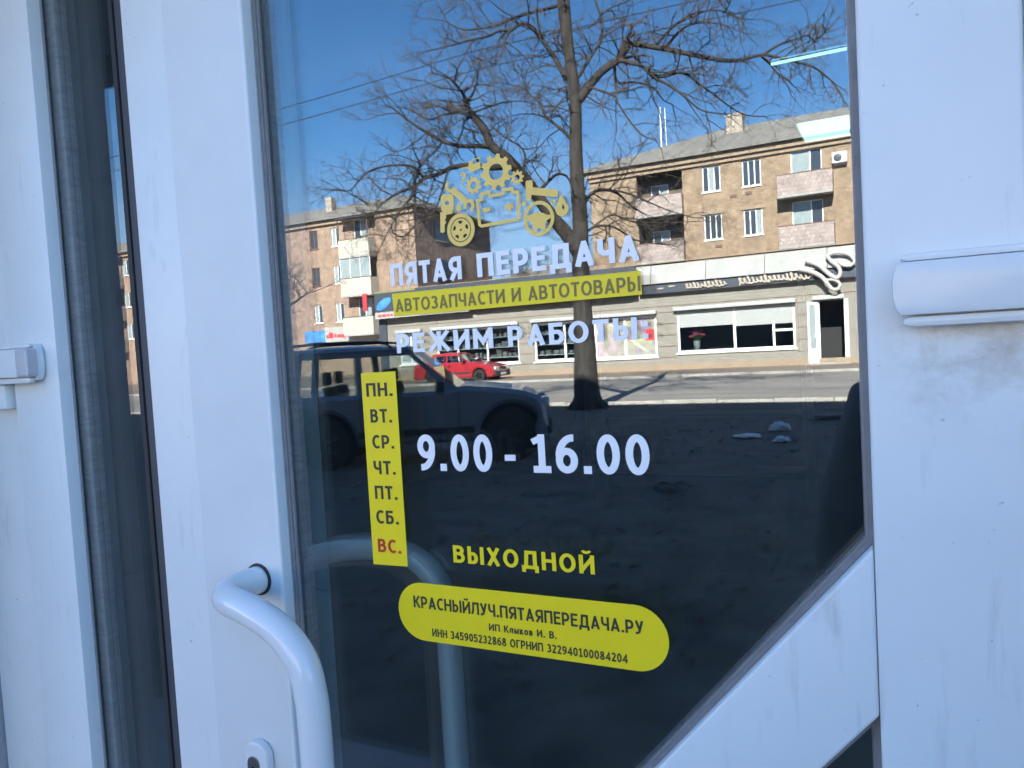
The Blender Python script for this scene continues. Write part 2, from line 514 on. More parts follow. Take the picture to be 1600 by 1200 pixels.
def glyph(ch, t):
    """strokes (points, closed) of one capital of height 1 with stroke width t; returns width, strokes"""
    h = t / 2
    T, B = 1 - h, h
    if ch == ' ': return 0.30, []
    if ch == '.': return t * 1.15, [([(t * .58, 0), (t * .58, t * 1.1)], False, 1.1)]
    if ch == ':': return t * 1.25, [([(t * .62, .02), (t * .62, .02 + t * 1.1)], False, 1.1), ([(t * .62, .55), (t * .62, .55 + t * 1.1)], False, 1.1)]
    if ch == '-': return 0.34, [([(0, .38), (.34, .38)], False, 1.0)]
    if ch in 'лывко':
        w, st = glyph({'л': 'Л', 'ы': 'Ы', 'в': 'В', 'к': 'К', 'о': 'О'}[ch], t / .72)
        k = .72
        return w * k, [([(x * k, y * k) for x, y in p], c, wd) for p, c, wd in st]
    if ch == 'П':
        w = .66; return w, [([(h, 0), (h, T), (w - h, T), (w - h, 0)], False, 1)]
    if ch == 'Т':
        w = .58; return w, [([(0, T), (w, T)], False, 1), ([(w / 2, 0), (w / 2, T)], False, 1)]
    if ch == 'Г':
        w = .50; return w, [([(h, 0), (h, T), (w, T)], False, 1)]
    if ch == 'Н':
        w = .66; return w, [([(h, 0), (h, 1)], False, 1), ([(w - h, 0), (w - h, 1)], False, 1), ([(h, .52), (w - h, .52)], False, .95)]
    if ch in 'ИЙ':
        w = .68
        st = [([(h, 1), (h, 0)], False, 1), ([(w - h, 1), (w - h, 0)], False, 1), ([(h, .13), (w - h, .87)], False, .95)]
        if ch == 'Й':
            st.append((arc(w / 2, 1.26, .16, .13, 190, 350, 8), False, .72))
        return w, st
    if ch == 'М':
        w = .82; return w, [([(h, 0), (h, 1)], False, 1), ([(w - h, 0), (w - h, 1)], False, 1), ([(h, .92), (w / 2, .32), (w - h, .92)], False, .95)]
    if ch == 'Е':
        w = .54; return w, [([(w, T), (h, T), (h, B), (w, B)], False, 1), ([(h, .53), (w - .04, .53)], False, .92)]
    if ch == 'Р':
        w = .60; m = .40
        return w, [([(h, 0), (h, T), (.30, T)] + arc(.30, (T + m) / 2, w - h - .30, (T - m) / 2, 90, -90)[1:] + [(h, m)], False, 1)]
    if ch == 'Я':
        w = .63; m = .42
        return w, [([(w - h, 0), (w - h, T), (.33, T)] + arc(.33, (T + m) / 2, .33 - h, (T - m) / 2, 90, 270)[1:] + [(w - h, m)], False, 1), ([(.36, m), (h * 1.05, 0)], False, 1)]
    if ch == 'В':
        w = .60; m = .53
        return w, [([(h, m), (h, T), (.30, T)] + arc(.30, (T + m) / 2, w - h - .34, (T - m) / 2, 90, -90)[1:] + [(h, m)], False, 1),
                   ([(h, m), (.32, m)] + arc(.32, (B + m) / 2, w - h - .32, (m - B) / 2, 90, -90)[1:] + [(h, B), (h, m)], False, 1)]
    if ch == 'Б':
        w = .58; m = .57
        return w, [([(w - .05, T), (h, T), (h, B), (.30, B)] + arc(.30, (B + m) / 2, w - h - .30, (m - B) / 2, -90, 90)[1:] + [(h, m)], False, 1)]
    if ch == 'Ы':
        w = .82; m = .58
        return w, [([(h, 1), (h, B), (.27, B)] + arc(.27, (B + m) / 2, .25 - h, (m - B) / 2, -90, 90)[1:] + [(h, m)], False, 1), ([(w - h, 0), (w - h, 1)], False, 1)]
    if ch == 'Д':
        w = .80
        return w, [([(h, -.19), (h, B), (w - h, B), (w - h, -.19)], False, 1), ([(.17 + h * .3, B), (.25, T), (w - .17, T), (w - .17, B)], False, 1)]
    if ch == 'А':
        w = .70
        return w, [([(h * 1.02, 0), (w / 2, T + .02)], False, 1), ([(w - h * 1.02, 0), (w / 2, T + .02)], False, 1), ([(w / 2 - t * .42, 1 - h * .8), (w / 2 + t * .42, 1 - h * .8)], False, .8), ([(.16, .27), (w - .16, .27)], False, .85)]
    if ch == 'Л':
        w = .68
        return w, [([(0, B), (.09, B + .03), (.15, .28), (.19, T), (w - h, T), (w - h, 0)], False, 1)]
    if ch == 'Ч':
        w = .60; m = .42
        return w, [([(h, 1), (h, .66)] + arc(.26, .66, .26 - h, .66 - m, 180, 270, 6)[1:] + [(w - h, m)], False, 1), ([(w - h, 0), (w - h, 1)], False, 1)]
    if ch == 'О':
        w = .74; return w, [(arc(w / 2, .5, w / 2 - h, .5 - h + .01, 0, 360, 28)[:-1], True, 1)]
    if ch == 'С':
        w = .58; return w, [(arc(w / 2 + .07, .5, w / 2 - h + .07, .5 - h + .01, 52, 308, 20), False, 1)]
    if ch in 'З3':
        w = .54; m = .53
        return w, [(arc(.24, (T + m) / 2, w - h - .27, (T - m) / 2, 150, -90, 12), False, 1), (arc(.24, (B + m) / 2, w - h - .24, (m - B) / 2, 90, -150, 12), False, 1)]
    if ch == 'Ж':
        w = .96
        return w, [([(w / 2, 0), (w / 2, 1)], False, .95), ([(h * .9, 1), (w / 2 - .06, .53), (w / 2, .53)], False, .95), ([(w - h * .9, 1), (w / 2 + .06, .53), (w / 2, .53)], False, .95),
                   ([(h * .6, 0), (w / 2 - .06, .50)], False, .95), ([(w - h * .6, 0), (w / 2 + .06, .50)], False, .95)]
    if ch == 'К':
        w = .62
        return w, [([(h, 0), (h, 1)], False, 1), ([(w - h * .9, 1), (.26, .54), (h, .54)], False, .95), ([(w - h * .5, 0), (.27, .54)], False, .95)]
    if ch == 'Х':
        w = .66; return w, [([(h, 1), (w - h, 0)], False, 1), ([(w - h, 1), (h, 0)], False, 1)]
    if ch == 'У':
        w = .62; return w, [([(h, 1), (w / 2 + .02, .34)], False, 1), ([(w - h, 1), (w / 2 - .02, .16), (.16, B), (.04, B)], False, 1)]
    if ch == '0':
        w = .56; return w, [(arc(w / 2, .5, w / 2 - h, .5 - h, 0, 360, 26)[:-1], True, 1)]
    if ch == '1':
        w = .50; return w, [([(.27, B), (.27, T + h)], False, 1), ([(.04, B), (w, B)], False, 1), ([(.03, .80), (.27, T - .0)], False, .9)]
    if ch == '2':
        w = .54; return w, [(arc(.25, .72, .27 - h, .28 - h, 160, -30, 10) + [(h + .02, B), (w, B)], False, 1)]
    if ch == '4':
        w = .60; return w, [([(.43, 0), (.43, T), (h * .8, .30), (w, .30)], False, 1)]
    if ch == '5':
        w = .54; return w, [([(w - .04, T), (.10, T), (.09, .57)] + arc(.22, .34, w - h - .22, .34 - B, 100, -150, 12), False, 1)]
    if ch == '6':
        w = .56; return w, [(arc(w / 2, .33, w / 2 - h, .33 - h, 0, 360, 20)[:-1], True, 1), (arc(.44, .42, .44 - h, .58 - h, 180, 85, 10), False, 1)]
    if ch == '9':
        w = .56; return w, [(arc(w / 2, .67, w / 2 - h, .33 - h, 0, 360, 20)[:-1], True, 1), (arc(w - .44, .58, .44 - h, .58 - h, 0, -95, 10), False, 1)]
    if ch == '8':
        w = .56; return w, [(arc(w / 2, .745, w / 2 - h - .03, .255 - h, 0, 360, 18)[:-1], True, 1), (arc(w / 2, .27, w / 2 - h, .27 - h, 0, 360, 18)[:-1], True, 1)]
    return .4, []

def ribbon(pts, closed, t):
    """quad strip of width t along a polyline, mitred"""
    n = len(pts)
    L, Rr = [], []
    for i in range(n):
        p = Vector(pts[i])
        if closed:
            a = Vector(pts[i - 1]); b = Vector(pts[(i + 1) % n])
        else:
            a = Vector(pts[i - 1]) if i > 0 else None
            b = Vector(pts[i + 1]) if i < n - 1 else None
        d1 = (p - a).normalized() if a is not None else None
        d2 = (b - p).normalized() if b is not None else None
        if d1 is None: d1 = d2
        if d2 is None: d2 = d1
        tt = d1 + d2
        tt = tt.normalized() if tt.length > 1e-6 else d1
        nn = Vector((-tt.y, tt.x))
        c = max(0.42, nn.dot(Vector((-d1.y, d1.x))))
        L.append(p + nn * (t / 2 / c)); Rr.append(p - nn * (t / 2 / c))
    return L, Rr

def stroke_prisms(mb, strokes, place, y_front, y_back, t, step=-0.00003):
    """strokes in glyph space -> thin solid ribbons; each stroke a hair further out than the last so that none share a plane"""
    for k, (pts, closed, wd) in enumerate(strokes):
        L, Rr = ribbon(pts, closed, t * wd)
        n = len(pts)
        yf = y_front + step * (k % 6)
        vs = []
        for i, q in enumerate(L + Rr):
            x, z = place(q.x, q.y)
            vs.append((x, yf + step * 0.85 * (0 if closed else (i % n) / n), z))
        for q in L + Rr:
            x, z = place(q.x, q.y)
            vs.append((x, y_back, z))
        fs = []
        N2 = 2 * n
        rng = range(n) if closed else range(n - 1)
        for i in rng:
            j = (i + 1) % n
            fs.append((i, j, n + j, n + i))
            fs.append((N2 + i, N2 + n + i, N2 + n + j, N2 + j))
            fs.append((i, N2 + i, N2 + j, j))
            fs.append((n + i, n + j, N2 + n + j, N2 + n + i))
        if not closed:
            fs.append((0, n, N2 + n, N2)); fs.append((n - 1, N2 + n - 1, N2 + n + n - 1, n + n - 1))
        mb.add(vs, fs)

def lettering(text, x0, x1, zb, zt, t=0.2, y=-0.0008, gap=0.13, name='lettering', m='v_white', parent=None, label=None, out=-1, thick=0.0003, zb2=None):
    """one line of cut letters spanning x0..x1 with its baseline at zb and capitals up to zt"""
    cur = 0.0; items = []
    for ch in text:
        w, st = glyph(ch, t)
        items.append((cur, st)); cur += w + gap
    total = cur - gap
    sx = (x1 - x0) / total; sz = zt - zb
    mb = MB()
    for off, st in items:
        def place(u, v, off=off):
            xx = x0 + (off + u) * sx
            f = (off + u) / total
            base = zb if zb2 is None else zb + (zb2 - zb) * f
            return (xx, base + v * sz)
        stroke_prisms(mb, st, place, y, y - out * thick, t, out * thick * 0.1)
    return mb.build(name, m, parent, label=label)

# ---------------------------------------------------------------- the shop's own building (shades the near side of the street)
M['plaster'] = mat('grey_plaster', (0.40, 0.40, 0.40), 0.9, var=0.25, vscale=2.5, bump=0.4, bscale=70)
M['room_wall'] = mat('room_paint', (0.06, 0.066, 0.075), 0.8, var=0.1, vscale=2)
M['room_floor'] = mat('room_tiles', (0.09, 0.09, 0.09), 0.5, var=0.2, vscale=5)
M['roof_felt'] = mat('roof_felt', (0.08, 0.08, 0.085), 0.9, var=0.2)
FY = -0.245                                  # outer face of the facade; the door stands back in its reveal
SOF = 2.16                                   # underside of the lintel
JL, JR = -1.20, 0.33                         # sides of the opening
ROOFZ = 10.85
bld = thing('shop_building', 'plastered shop building that the glazed door belongs to', 'building', (0, 0, 0))
MB().box(-46, JL, FY, 0.12, 0, ROOFZ).build('outer_wall', 'plaster', bld)
MB().box(JR, 30, FY, 0.12, 0, ROOFZ).build('outer_wall', 'plaster', bld)
MB().box(JL, JR, FY, 0.12, SOF, ROOFZ).build('lintel_wall', 'plaster', bld)
MB().box(-46, 30, 11.7, 12.0, 0, ROOFZ).build('back_wall', 'plaster', bld)
MB().box(-46, -45.7, 0.12, 11.7, 0, ROOFZ).build('side_wall', 'plaster', bld)
MB().box(29.7, 30, 0.12, 11.7, 0, ROOFZ).build('side_wall', 'plaster', bld)
MB().box(-46.3, 30.3, -0.5, 12.3, ROOFZ + .003, ROOFZ + 0.16).build('roof', 'roof_felt', bld)
rp_ = random.Random(21)
px_ = -46.0
while px_ < 29:                       # unseen parapet, added in uneven blocks to fray the roof's shadow edge
    w_ = rp_.uniform(.8, 3.2)
    if not (-0.2 < px_ + w_ / 2 < 2.2):
        MB().box(px_, min(30, px_ + w_ - .02), -0.30, -0.08, ROOFZ + .163, ROOFZ + .22 + rp_.choice((0, .05, .05, .12))).build('shadow_edge_block', 'plaster', bld)
    px_ += w_ + rp_.choice((0, 0, .25))
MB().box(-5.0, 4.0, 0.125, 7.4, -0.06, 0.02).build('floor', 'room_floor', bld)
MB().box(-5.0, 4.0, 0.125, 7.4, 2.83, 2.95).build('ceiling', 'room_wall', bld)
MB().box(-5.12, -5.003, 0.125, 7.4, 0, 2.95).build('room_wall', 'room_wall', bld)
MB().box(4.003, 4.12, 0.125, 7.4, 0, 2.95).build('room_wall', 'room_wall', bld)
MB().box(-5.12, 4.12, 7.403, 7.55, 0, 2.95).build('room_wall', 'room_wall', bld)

wb_ = thing('reflection_blocker', 'grey box added on the wall left of the door to cut off the reflection in the narrow glass', 'box', (-1.6, -0.3, 2.05))
MB().box(-2.0, -1.208, -0.37, -0.2475, 2.045, 2.6).build('case', 'roof_felt', wb_, bevel=0.006)  # added block, ends the reflected sky strip at its top
MB().box(-1.97, -1.24, -0.374, -0.3705, 2.075, 2.57).build('face_panel', 'room_wall', wb_)
# shelving deep inside, barely visible behind the reflections
M['shelf'] = mat('shelf_metal', (0.20, 0.22, 0.24), 0.5, var=0.2)
M['carton'] = mat('carton', (0.24, 0.17, 0.10), 0.8, var=0.2)
sh = thing('shelving_unit', 'dim metal shelving unit inside the shop behind the door glass', 'shelf', (-1.6, 6.2, 0.02))
for xx in (-2.55, -0.68):
    for yy in (5.9, 6.35):
        MB().box(xx - .02, xx + .02, yy - .02, yy + .02, 0.02, 2.1).build('post', 'shelf', sh)
for zz in (0.3, 0.8, 1.3, 1.8):
    MB().box(-2.53, -0.70, 5.92, 6.33, zz, zz + .025).build('shelf_board', 'shelf', sh)

# ceiling lamps inside, seen through the glass
M['lamp'] = emit_mat('lamp_diffuser', (0.62, 1.0, 0.86), 0.26)
M['lamp_body'] = mat('lamp_housing', (0.75, 0.75, 0.75), 0.5)
lt = thing('tube_lamp', 'thin lit ceiling tube lamp glimpsed through the glass above the tree', 'lamp', (0.3, 3.35, 2.83))
MB().box(-0.52, 1.1, 3.34, 3.36, 2.815, 2.828).build('housing', 'lamp_body', lt)
MB().tube([(-0.51, 3.35, 2.797), (1.09, 3.35, 2.797)], 0.0075, 10).build('tube', 'lamp', lt)
lp = thing('panel_lamp', 'wide lit ceiling panel lamp glimpsed through the glass over the apartment eaves', 'lamp', (0.1, 4.87, 2.83))
MB().box(-0.545, 0.66, 4.60, 5.14, 2.806, 2.828).build('housing', 'lamp_body', lp)
MB().box(-0.53, 0.645, 4.615, 5.125, 2.796, 2.8055).build('diffuser', 'lamp', lp)

# ---------------------------------------------------------------- door frame in the opening
frame = thing('door_frame', 'white door frame with dirty sealed edge at the far left and right', 'door frame', (-0.4, 0.02, 0))
MB().box(JL + .002, -1.0795, -0.007, 0.07, 0.0, SOF - .002).build('jamb', 'pvc_b', frame, bevel=0.002)
MB().box(0.0835, JR - .002, -0.008, 0.07, 0.0, SOF - .002).build('jamb', 'pvc', frame, bevel=0.002)
MB().box(-1.079, 0.083, -0.006, 0.07, 2.118, SOF - .002).build('head_rail', 'pvc', frame, bevel=0.002)
MB().box(-1.079, 0.083, -0.02, 0.08, 0.0, 0.045).build('threshold', 'steel', frame, bevel=0.003)
# ragged bead of old sealant down the left edge of the narrow leaf
rnd = random.Random(5)
sl = MB()
zz = 0.05
while zz < 2.10:
    w = rnd.uniform(0.001, 0.0045)
    d = rnd.uniform(0.0015, 0.005)
    hgt = rnd.uniform(0.006, 0.02)
    sl.hexa([(-1.0795 - w, -0.0075 - d, zz), (-1.0775, -0.0075 - d * .6, zz), (-1.0775, -0.004, zz), (-1.0795 - w, -0.004, zz)],
            [(-1.0795 - w * rnd.uniform(.4, 1.2), -0.0075 - d, zz + hgt), (-1.0775, -0.0075 - d, zz + hgt), (-1.0775, -0.004, zz + hgt), (-1.0795 - w, -0.004, zz + hgt)])
    zz += hgt + rnd.uniform(0.0, 0.008)
sl.build('sealant_bead', 'caulk', frame)

def hinge(parent, x_end, x_far, z0, sgn, cap_w=0.0):
    """flat horizontal hinge cover: rounded end at x_end, running to x_far; sgn = +1 when it runs to the right"""
    y0 = -0.0222
    def outline(inset, z_lo, z_hi, bulge):
        pts = []
        n = 10
        for i in range(n + 1):
            a = -1 + 2 * i / n
            zz = (z_lo + z_hi) / 2 + a * (z_hi - z_lo) / 2
            pts.append((x_end + sgn * (inset + bulge * (a * a) ** 1.5), zz))
        pts = pts + [(x_far, z_hi), (x_far, z_lo)]
        return pts if sgn < 0 else pts
    root = MB().prism_xz(outline(0.0012, z0 - .0235, z0 + .0235, .006), y0 - .011, y0 - .0005).build('hinge', 'cover', parent, bevel=0.002)
    MB().prism_xz(outline(0.0, z0 - .0185, z0 + .0185, .005), y0 - .024, y0 - .0115).build('hinge_cover', 'cover', root, bevel=0.0016)
    MB().prism_xz(outline(0.006, z0 + .0194, z0 + .0246, .005), y0 - .0165, y0 - .0115).build('hinge_lip', 'cover', root, bevel=0.0022)
    MB().prism_xz(outline(0.006, z0 - .0268, z0 - .0194, .006), y0 - .019, y0 - .0115).build('hinge_lip', 'cover', root, bevel=0.003)
    if cap_w:
        xa = x_end - sgn * .001
        xb = x_end + sgn * cap_w
        MB().box(min(xa, xb), max(xa, xb), y0 - .0262, y0 - .0118, z0 - .0178, z0 + .0178).build('hinge_cap', 'cap', root, bevel=0.003, segs=3)
    return root

# ---------------------------------------------------------------- narrow fixed leaf at the left
side = thing('side_door_leaf', 'narrow white door leaf with a strip of dark glass left of the main door', 'door leaf', (-0.95, 0, 0.05))
ZT = 2.115
MB().box(-1.0765, -0.979, -0.0205, -0.0012, 0.05, ZT).build('stile', 'pvc_b', side, bevel=0.0025)
MB().box(-1.0765, -0.992, -0.0010, 0.055, 0.05, ZT).build('stile_core', 'pvc_b', side)
MB().box(-0.9885, -0.977, -0.0030, -0.0004, 0.06, ZT - .01).build('glazing_seal', 'gasket_light', side, bevel=0.0008)
MB().box(-0.978, -0.844, -0.0205, 0.05, 2.05, ZT).build('top_rail', 'pvc_b', side, bevel=0.002)
MB().box(-0.978, -0.844, -0.0205, 0.05, 0.05, 0.18).build('bottom_rail', 'pvc_b', side, bevel=0.002)
MB().box(-0.991, -0.838, 0.0, 0.004, 0.17, 2.06).build('glass_pane', 'glass', side)
MB().box(-0.991, -0.838, 0.022, 0.026, 0.17, 2.06).build('glass_pane', 'glass_in', side)
spc = MB().box(-0.9905, -0.962, 0.0045, 0.0215, 0.17, 2.06).build('spacer_bar', 'spacer', side)
dots = MB()
for i in range(610):
    z = 0.19 + i * 0.003
    dots.box(-0.9619, -0.9613, 0.0118, 0.0134, z, z + .0013)
dots.build('spacer_hole', 'gasket_black', spc, fix=False, kind='stuff')
MB().box(-0.8455, -0.838, -0.006, -0.0004, 0.18, 2.05).build('glazing_seal', 'gasket_black', side, bevel=0.001)
MB().box(-0.8375, -0.745, -0.004, 0.055, 0.05, ZT).build('stile', 'slate_seal', side, bevel=0.002)
hinge(side, -0.9995, -1.195, 1.516, -1, cap_w=0.0235)
MB().box(-1.135, -1.083, -0.030, -0.0075, 1.455, 1.4885).build('hinge_body', 'pvc_b', side, bevel=0.003)

# ---------------------------------------------------------------- the main door leaf
door = thing('entrance_door', 'white glazed shop door with diagonal bar and yellow opening-hours lettering', 'door', (-0.36, 0, 0.05))
XL, XR = -0.614, -0.0205
def zdiag(x):
    return 1.331 + (x + 0.023) * 1.1667
VB = 0.130                                       # height of the diagonal bar measured upright
MB().box(-0.803, XL, -0.0222, -0.0052, 0.05, ZT).build('stile', 'pvc', door, bevel=0.0028, segs=3)
MB().box(-0.741, XL - .0005, -0.0050, 0.055, 0.05, ZT).build('stile_core', 'pvc', door)
MB().box(XR, 0.0815, -0.0222, 0.055, 0.05, ZT).build('stile', 'pvc_g', door, bevel=0.0035, segs=3)
MB().box(XL + .0006, XR - .0006, -0.0216, 0.05, 2.04, ZT).build('top_rail', 'pvc', door, bevel=0.002)
MB().box(XL + .0006, XR - .0006, -0.0216, 0.05, 0.05, 0.20).build('bottom_rail', 'pvc', door, bevel=0.002)
xa, xb = XL + .0006, XR - .0007
MB().prism_xz([(xa, zdiag(xa) - VB), (xb, zdiag(xb) - VB), (xb, zdiag(xb)), (xa, zdiag(xa))], -0.0219, 0.05).build('diagonal_bar', 'pvc', door, bevel=0.003, segs=3)
MB().box(XR - .0006, XR + .0008, -0.0195, 0.04, zdiag(XR) - VB, zdiag(XR) + .004).build('joint_seam', 'gasket', door)

def inset_poly(poly, d):
    """polygon (ccw) moved inwards by d"""
    n = len(poly)
    out = []
    for i in range(n):
        a, p, b = Vector(poly[i - 1]), Vector(poly[i]), Vector(poly[(i + 1) % n])
        d1, d2 = (p - a).normalized(), (b - p).normalized()
        n1, n2 = Vector((-d1.y, d1.x)), Vector((-d2.y, d2.x))
        nn = (n1 + n2).normalized()
        out.append(tuple(p + nn * (d / max(0.25, nn.dot(n1)))))
    return out

def ring(poly, d, y0, y1):
    """frame of width d along the inside of a polygon"""
    q = inset_poly(poly, d)
    n = len(poly)
    mb = MB()
    vs = [(x, y0, z) for x, z in poly] + [(x, y0, z) for x, z in q] + [(x, y1, z) for x, z in poly] + [(x, y1, z) for x, z in q]
    fs = []
    for i in range(n):
        j = (i + 1) % n
        fs += [(i, j, n + j, n + i), (2 * n + i, 3 * n + i, 3 * n + j, 2 * n + j), (i, 2 * n + i, 2 * n + j, j), (n + i, n + j, 3 * n + j, 3 * n + i)]
    return mb.add(vs, fs)

up = [(XL, zdiag(XL)), (XR, zdiag(XR)), (XR, 2.04), (XL, 2.04)]
lo = [(XL, 0.20), (XR, 0.20), (XR, zdiag(XR) - VB), (XL, zdiag(XL) - VB)]
for poly, nm in ((up, 'upper'), (lo, 'lower')):
    ring(inset_poly(poly, 0.0004), 0.0042, -0.0060, -0.0012).build('glazing_seal', 'gasket', door)
    ring(inset_poly(poly, 0.0042), 0.0022, -0.0036, -0.0004).build('glazing_seal', 'gasket_light', door)
    g = inset_poly(poly, -0.012)
    MB().prism_xz(g, 0.0, 0.004).build('glass_pane', 'glass', door)
    MB().prism_xz(g, 0.022, 0.026).build('glass_pane', 'glass_in', door)
    ring(inset_poly(poly, -0.006), 0.0135, 0.0045, 0.0215).build('spacer_bar', 'spacer', door)

hinge(door, -0.0025, 0.215, 1.5245, 1)

# pull handle
hy = -0.107
path = [(-0.649, -0.0225, 1.256), (-0.649, -0.046, 1.256), (-0.6465, -0.065, 1.256), (-0.637, -0.080, 1.256), (-0.619, -0.091, 1.256), (-0.594, -0.099, 1.2553), (-0.564, -0.105, 1.2505),
        (-0.536, hy, 1.2375), (-0.514, hy, 1.213), (-0.506, hy, 1.183), (-0.504, hy, 1.150), (-0.504, hy, 1.05)]
path2 = path + [(-0.504, hy, 0.80)] + [(x, y, 0.50 + (1.256 - z)) for x, y, z in reversed(path)]
fl_ = [(-0.7335, 0.06), (-0.6185, 0.06), (-0.6185, 2.09)]
rf_ = random.Random(8)
for i in range(1, 12):
    fl_.append((-0.6185 - .115 * i / 12, 2.09 + rf_.uniform(-.003, .003)))
fl_ += [(-0.7335, 2.088)] + [(-0.7335 + rf_.uniform(-.0012, .0012), 2.088 - i * .058) for i in range(1, 34)]
MB().prism_xz(fl_, -0.02235, -0.02222).build('protective_film', 'film', door)
inner = [(x, -y + 0.030 if i else 0.0552, z) for i, (x, y, z) in enumerate(path2)]
inner[-1] = (inner[-1][0], 0.0552, inner[-1][2])
inner[1] = (inner[1][0], 0.075, inner[1][2]); inner[-2] = (inner[-2][0], 0.075, inner[-2][2])
MB().tube(catmull(inner, 6), 0.0155, 20).build('inner_handle', 'handle', door, smooth=True)
hd = MB().tube(catmull(path2, 6), 0.0155, 22).build('pull_handle', 'handle', door, smooth=True)
for z in (1.256, 0.50):
    MB().lathe([(0.0150, -0.0245), (0.0178, -0.0245), (0.0182, -0.0222), (0.0150, -0.0222)], (-0.649, 0, z), 'y', 32).build('mount_ring', 'gasket_black', hd, smooth=False)

# lock escutcheon with cylinder
def stadium(cx, cz, hw, hh, n=14):
    pts = []
    for i in range(n + 1):
        a = math.pi * i / n
        pts.append((cx + hw * math.cos(a), cz + hh - hw + hw * math.sin(a)))
    for i in range(n + 1):
        a = math.pi + math.pi * i / n
        pts.append((cx + hw * math.cos(a), cz - hh + hw + hw * math.sin(a)))
    return pts
esc = MB().prism_xz(stadium(-0.6635, 1.034, 0.0178, 0.0365), -0.0335, -0.0223).build('lock_escutcheon', 'handle', door, bevel=0.0032, segs=3)
MB().prism_xz(stadium(-0.6665, 1.0375, 0.0088, 0.0165), -0.0352, -0.0337).build('lock_cylinder', 'steel', esc, bevel=0.0008)
MB().box(-0.6676, -0.6654, -0.0357, -0.0353, 1.034, 1.0425).build('keyhole', 'hole', esc)

# ---------------------------------------------------------------- vinyl on the glass
def vinyl(name, poly, m, label, y=-0.0004):
    return MB().prism_xz(poly, y, -0.0001).build(name, m, door, label=label)

lettering('ПЯТАЯ', -0.4588, -0.3752, 1.5684, 1.5908, 0.205, gap=0.115, parent=door, m='v_white', label='white cut-vinyl shop name on the glass, first word')
lettering('ПЕРЕДАЧА', -0.3580, -0.1972, 1.5684, 1.5908, 0.205, gap=0.115, parent=door, m='v_white', label='white cut-vinyl shop name on the glass, second word')
bar = vinyl('sticker', [(-0.4575, 1.5377), (-0.1967, 1.5388), (-0.1974, 1.5594), (-0.4586, 1.5610)], 'v_yellow', 'long yellow sticker bar reading auto parts and accessories')
lettering('АВТОЗАПЧАСТИ И АВТОТОВАРЫ', -0.4552, -0.1978, 1.5420, 1.5550, 0.165, gap=0.12, y=-0.0008, parent=bar, m='v_brown')
lettering('РЕЖИМ РАБОТЫ:', -0.4567, -0.1923, 1.5002, 1.5198, 0.19, gap=0.15, parent=door, m='v_white', label='white cut-vinyl line of lettering below the yellow bar')
days = vinyl('sticker', [(-0.5050, 1.2780), (-0.4612, 1.2788), (-0.4609, 1.4820), (-0.5048, 1.4816)], 'v_yellow', 'tall yellow sticker strip listing the days of the week')
for txt, xx0, xx1, zt_, m_ in (('ПН.', -0.4990, -0.4660, 1.4708, 'v_black'), ('ВТ.', -0.4958, -0.4688, 1.4434, 'v_black'), ('СР.', -0.4955, -0.4682, 1.4162, 'v_black'), ('ЧТ.', -0.4960, -0.4685, 1.3890, 'v_black'),
                              ('ПТ.', -0.4966, -0.4682, 1.3626, 'v_black'), ('СБ.', -0.4970, -0.4686, 1.3366, 'v_black'), ('ВС.', -0.4973, -0.4680, 1.3060, 'v_red')):
    lettering(txt, xx0, xx1, zt_ - 0.0141, zt_, 0.175, gap=0.16, y=-0.0008, parent=days, m=m_)
lettering('9.00', -0.4395, -0.3535, 1.3800, 1.4168, 0.18, gap=0.14, parent=door, m='v_white', label='white opening hour on the glass')
lettering('-', -0.3400, -0.3285, 1.3805, 1.4168, 0.16, parent=door, m='v_white', label='white dash between the two hours')
lettering('16.00', -0.3115, -0.1970, 1.3805, 1.4168, 0.18, gap=0.13, parent=door, m='v_white', label='white closing hour on the glass')
lettering('ВЫХОДНОЙ', -0.4048, -0.2540, 1.2876, 1.3052, 0.185, gap=0.15, parent=door, m='v_yellow', label='yellow cut-vinyl word on the glass for the day off')
ov = vinyl('sticker', stadium(0, 0, 0.0303, 0.1442, 18), 'v_yellow', 'rounded yellow sticker with the web address and owner')
for v in ov.data.vertices:                      # turn the upright stadium on its side
    x, z = v.co.x, v.co.z
    v.co.x, v.co.z = -0.3320 + z, 1.2326 - x
lettering('КРАСНЫЙЛУЧ.ПЯТАЯПЕРЕДАЧА.РУ', -0.4565, -0.2105, 1.2365, 1.2488, 0.165, gap=0.12, y=-0.0008, parent=ov, m='v_black')
lettering('ИП Клыков И. В.', -0.3686, -0.2960, 1.2222, 1.2292, 0.165, gap=0.15, y=-0.0008, parent=ov, m='v_black')
lettering('ИНН 345905232868 ОГРНИП 322940100084204', -0.4358, -0.2268, 1.2082, 1.2164, 0.165, gap=0.13, y=-0.0008, parent=ov, m='v_black')

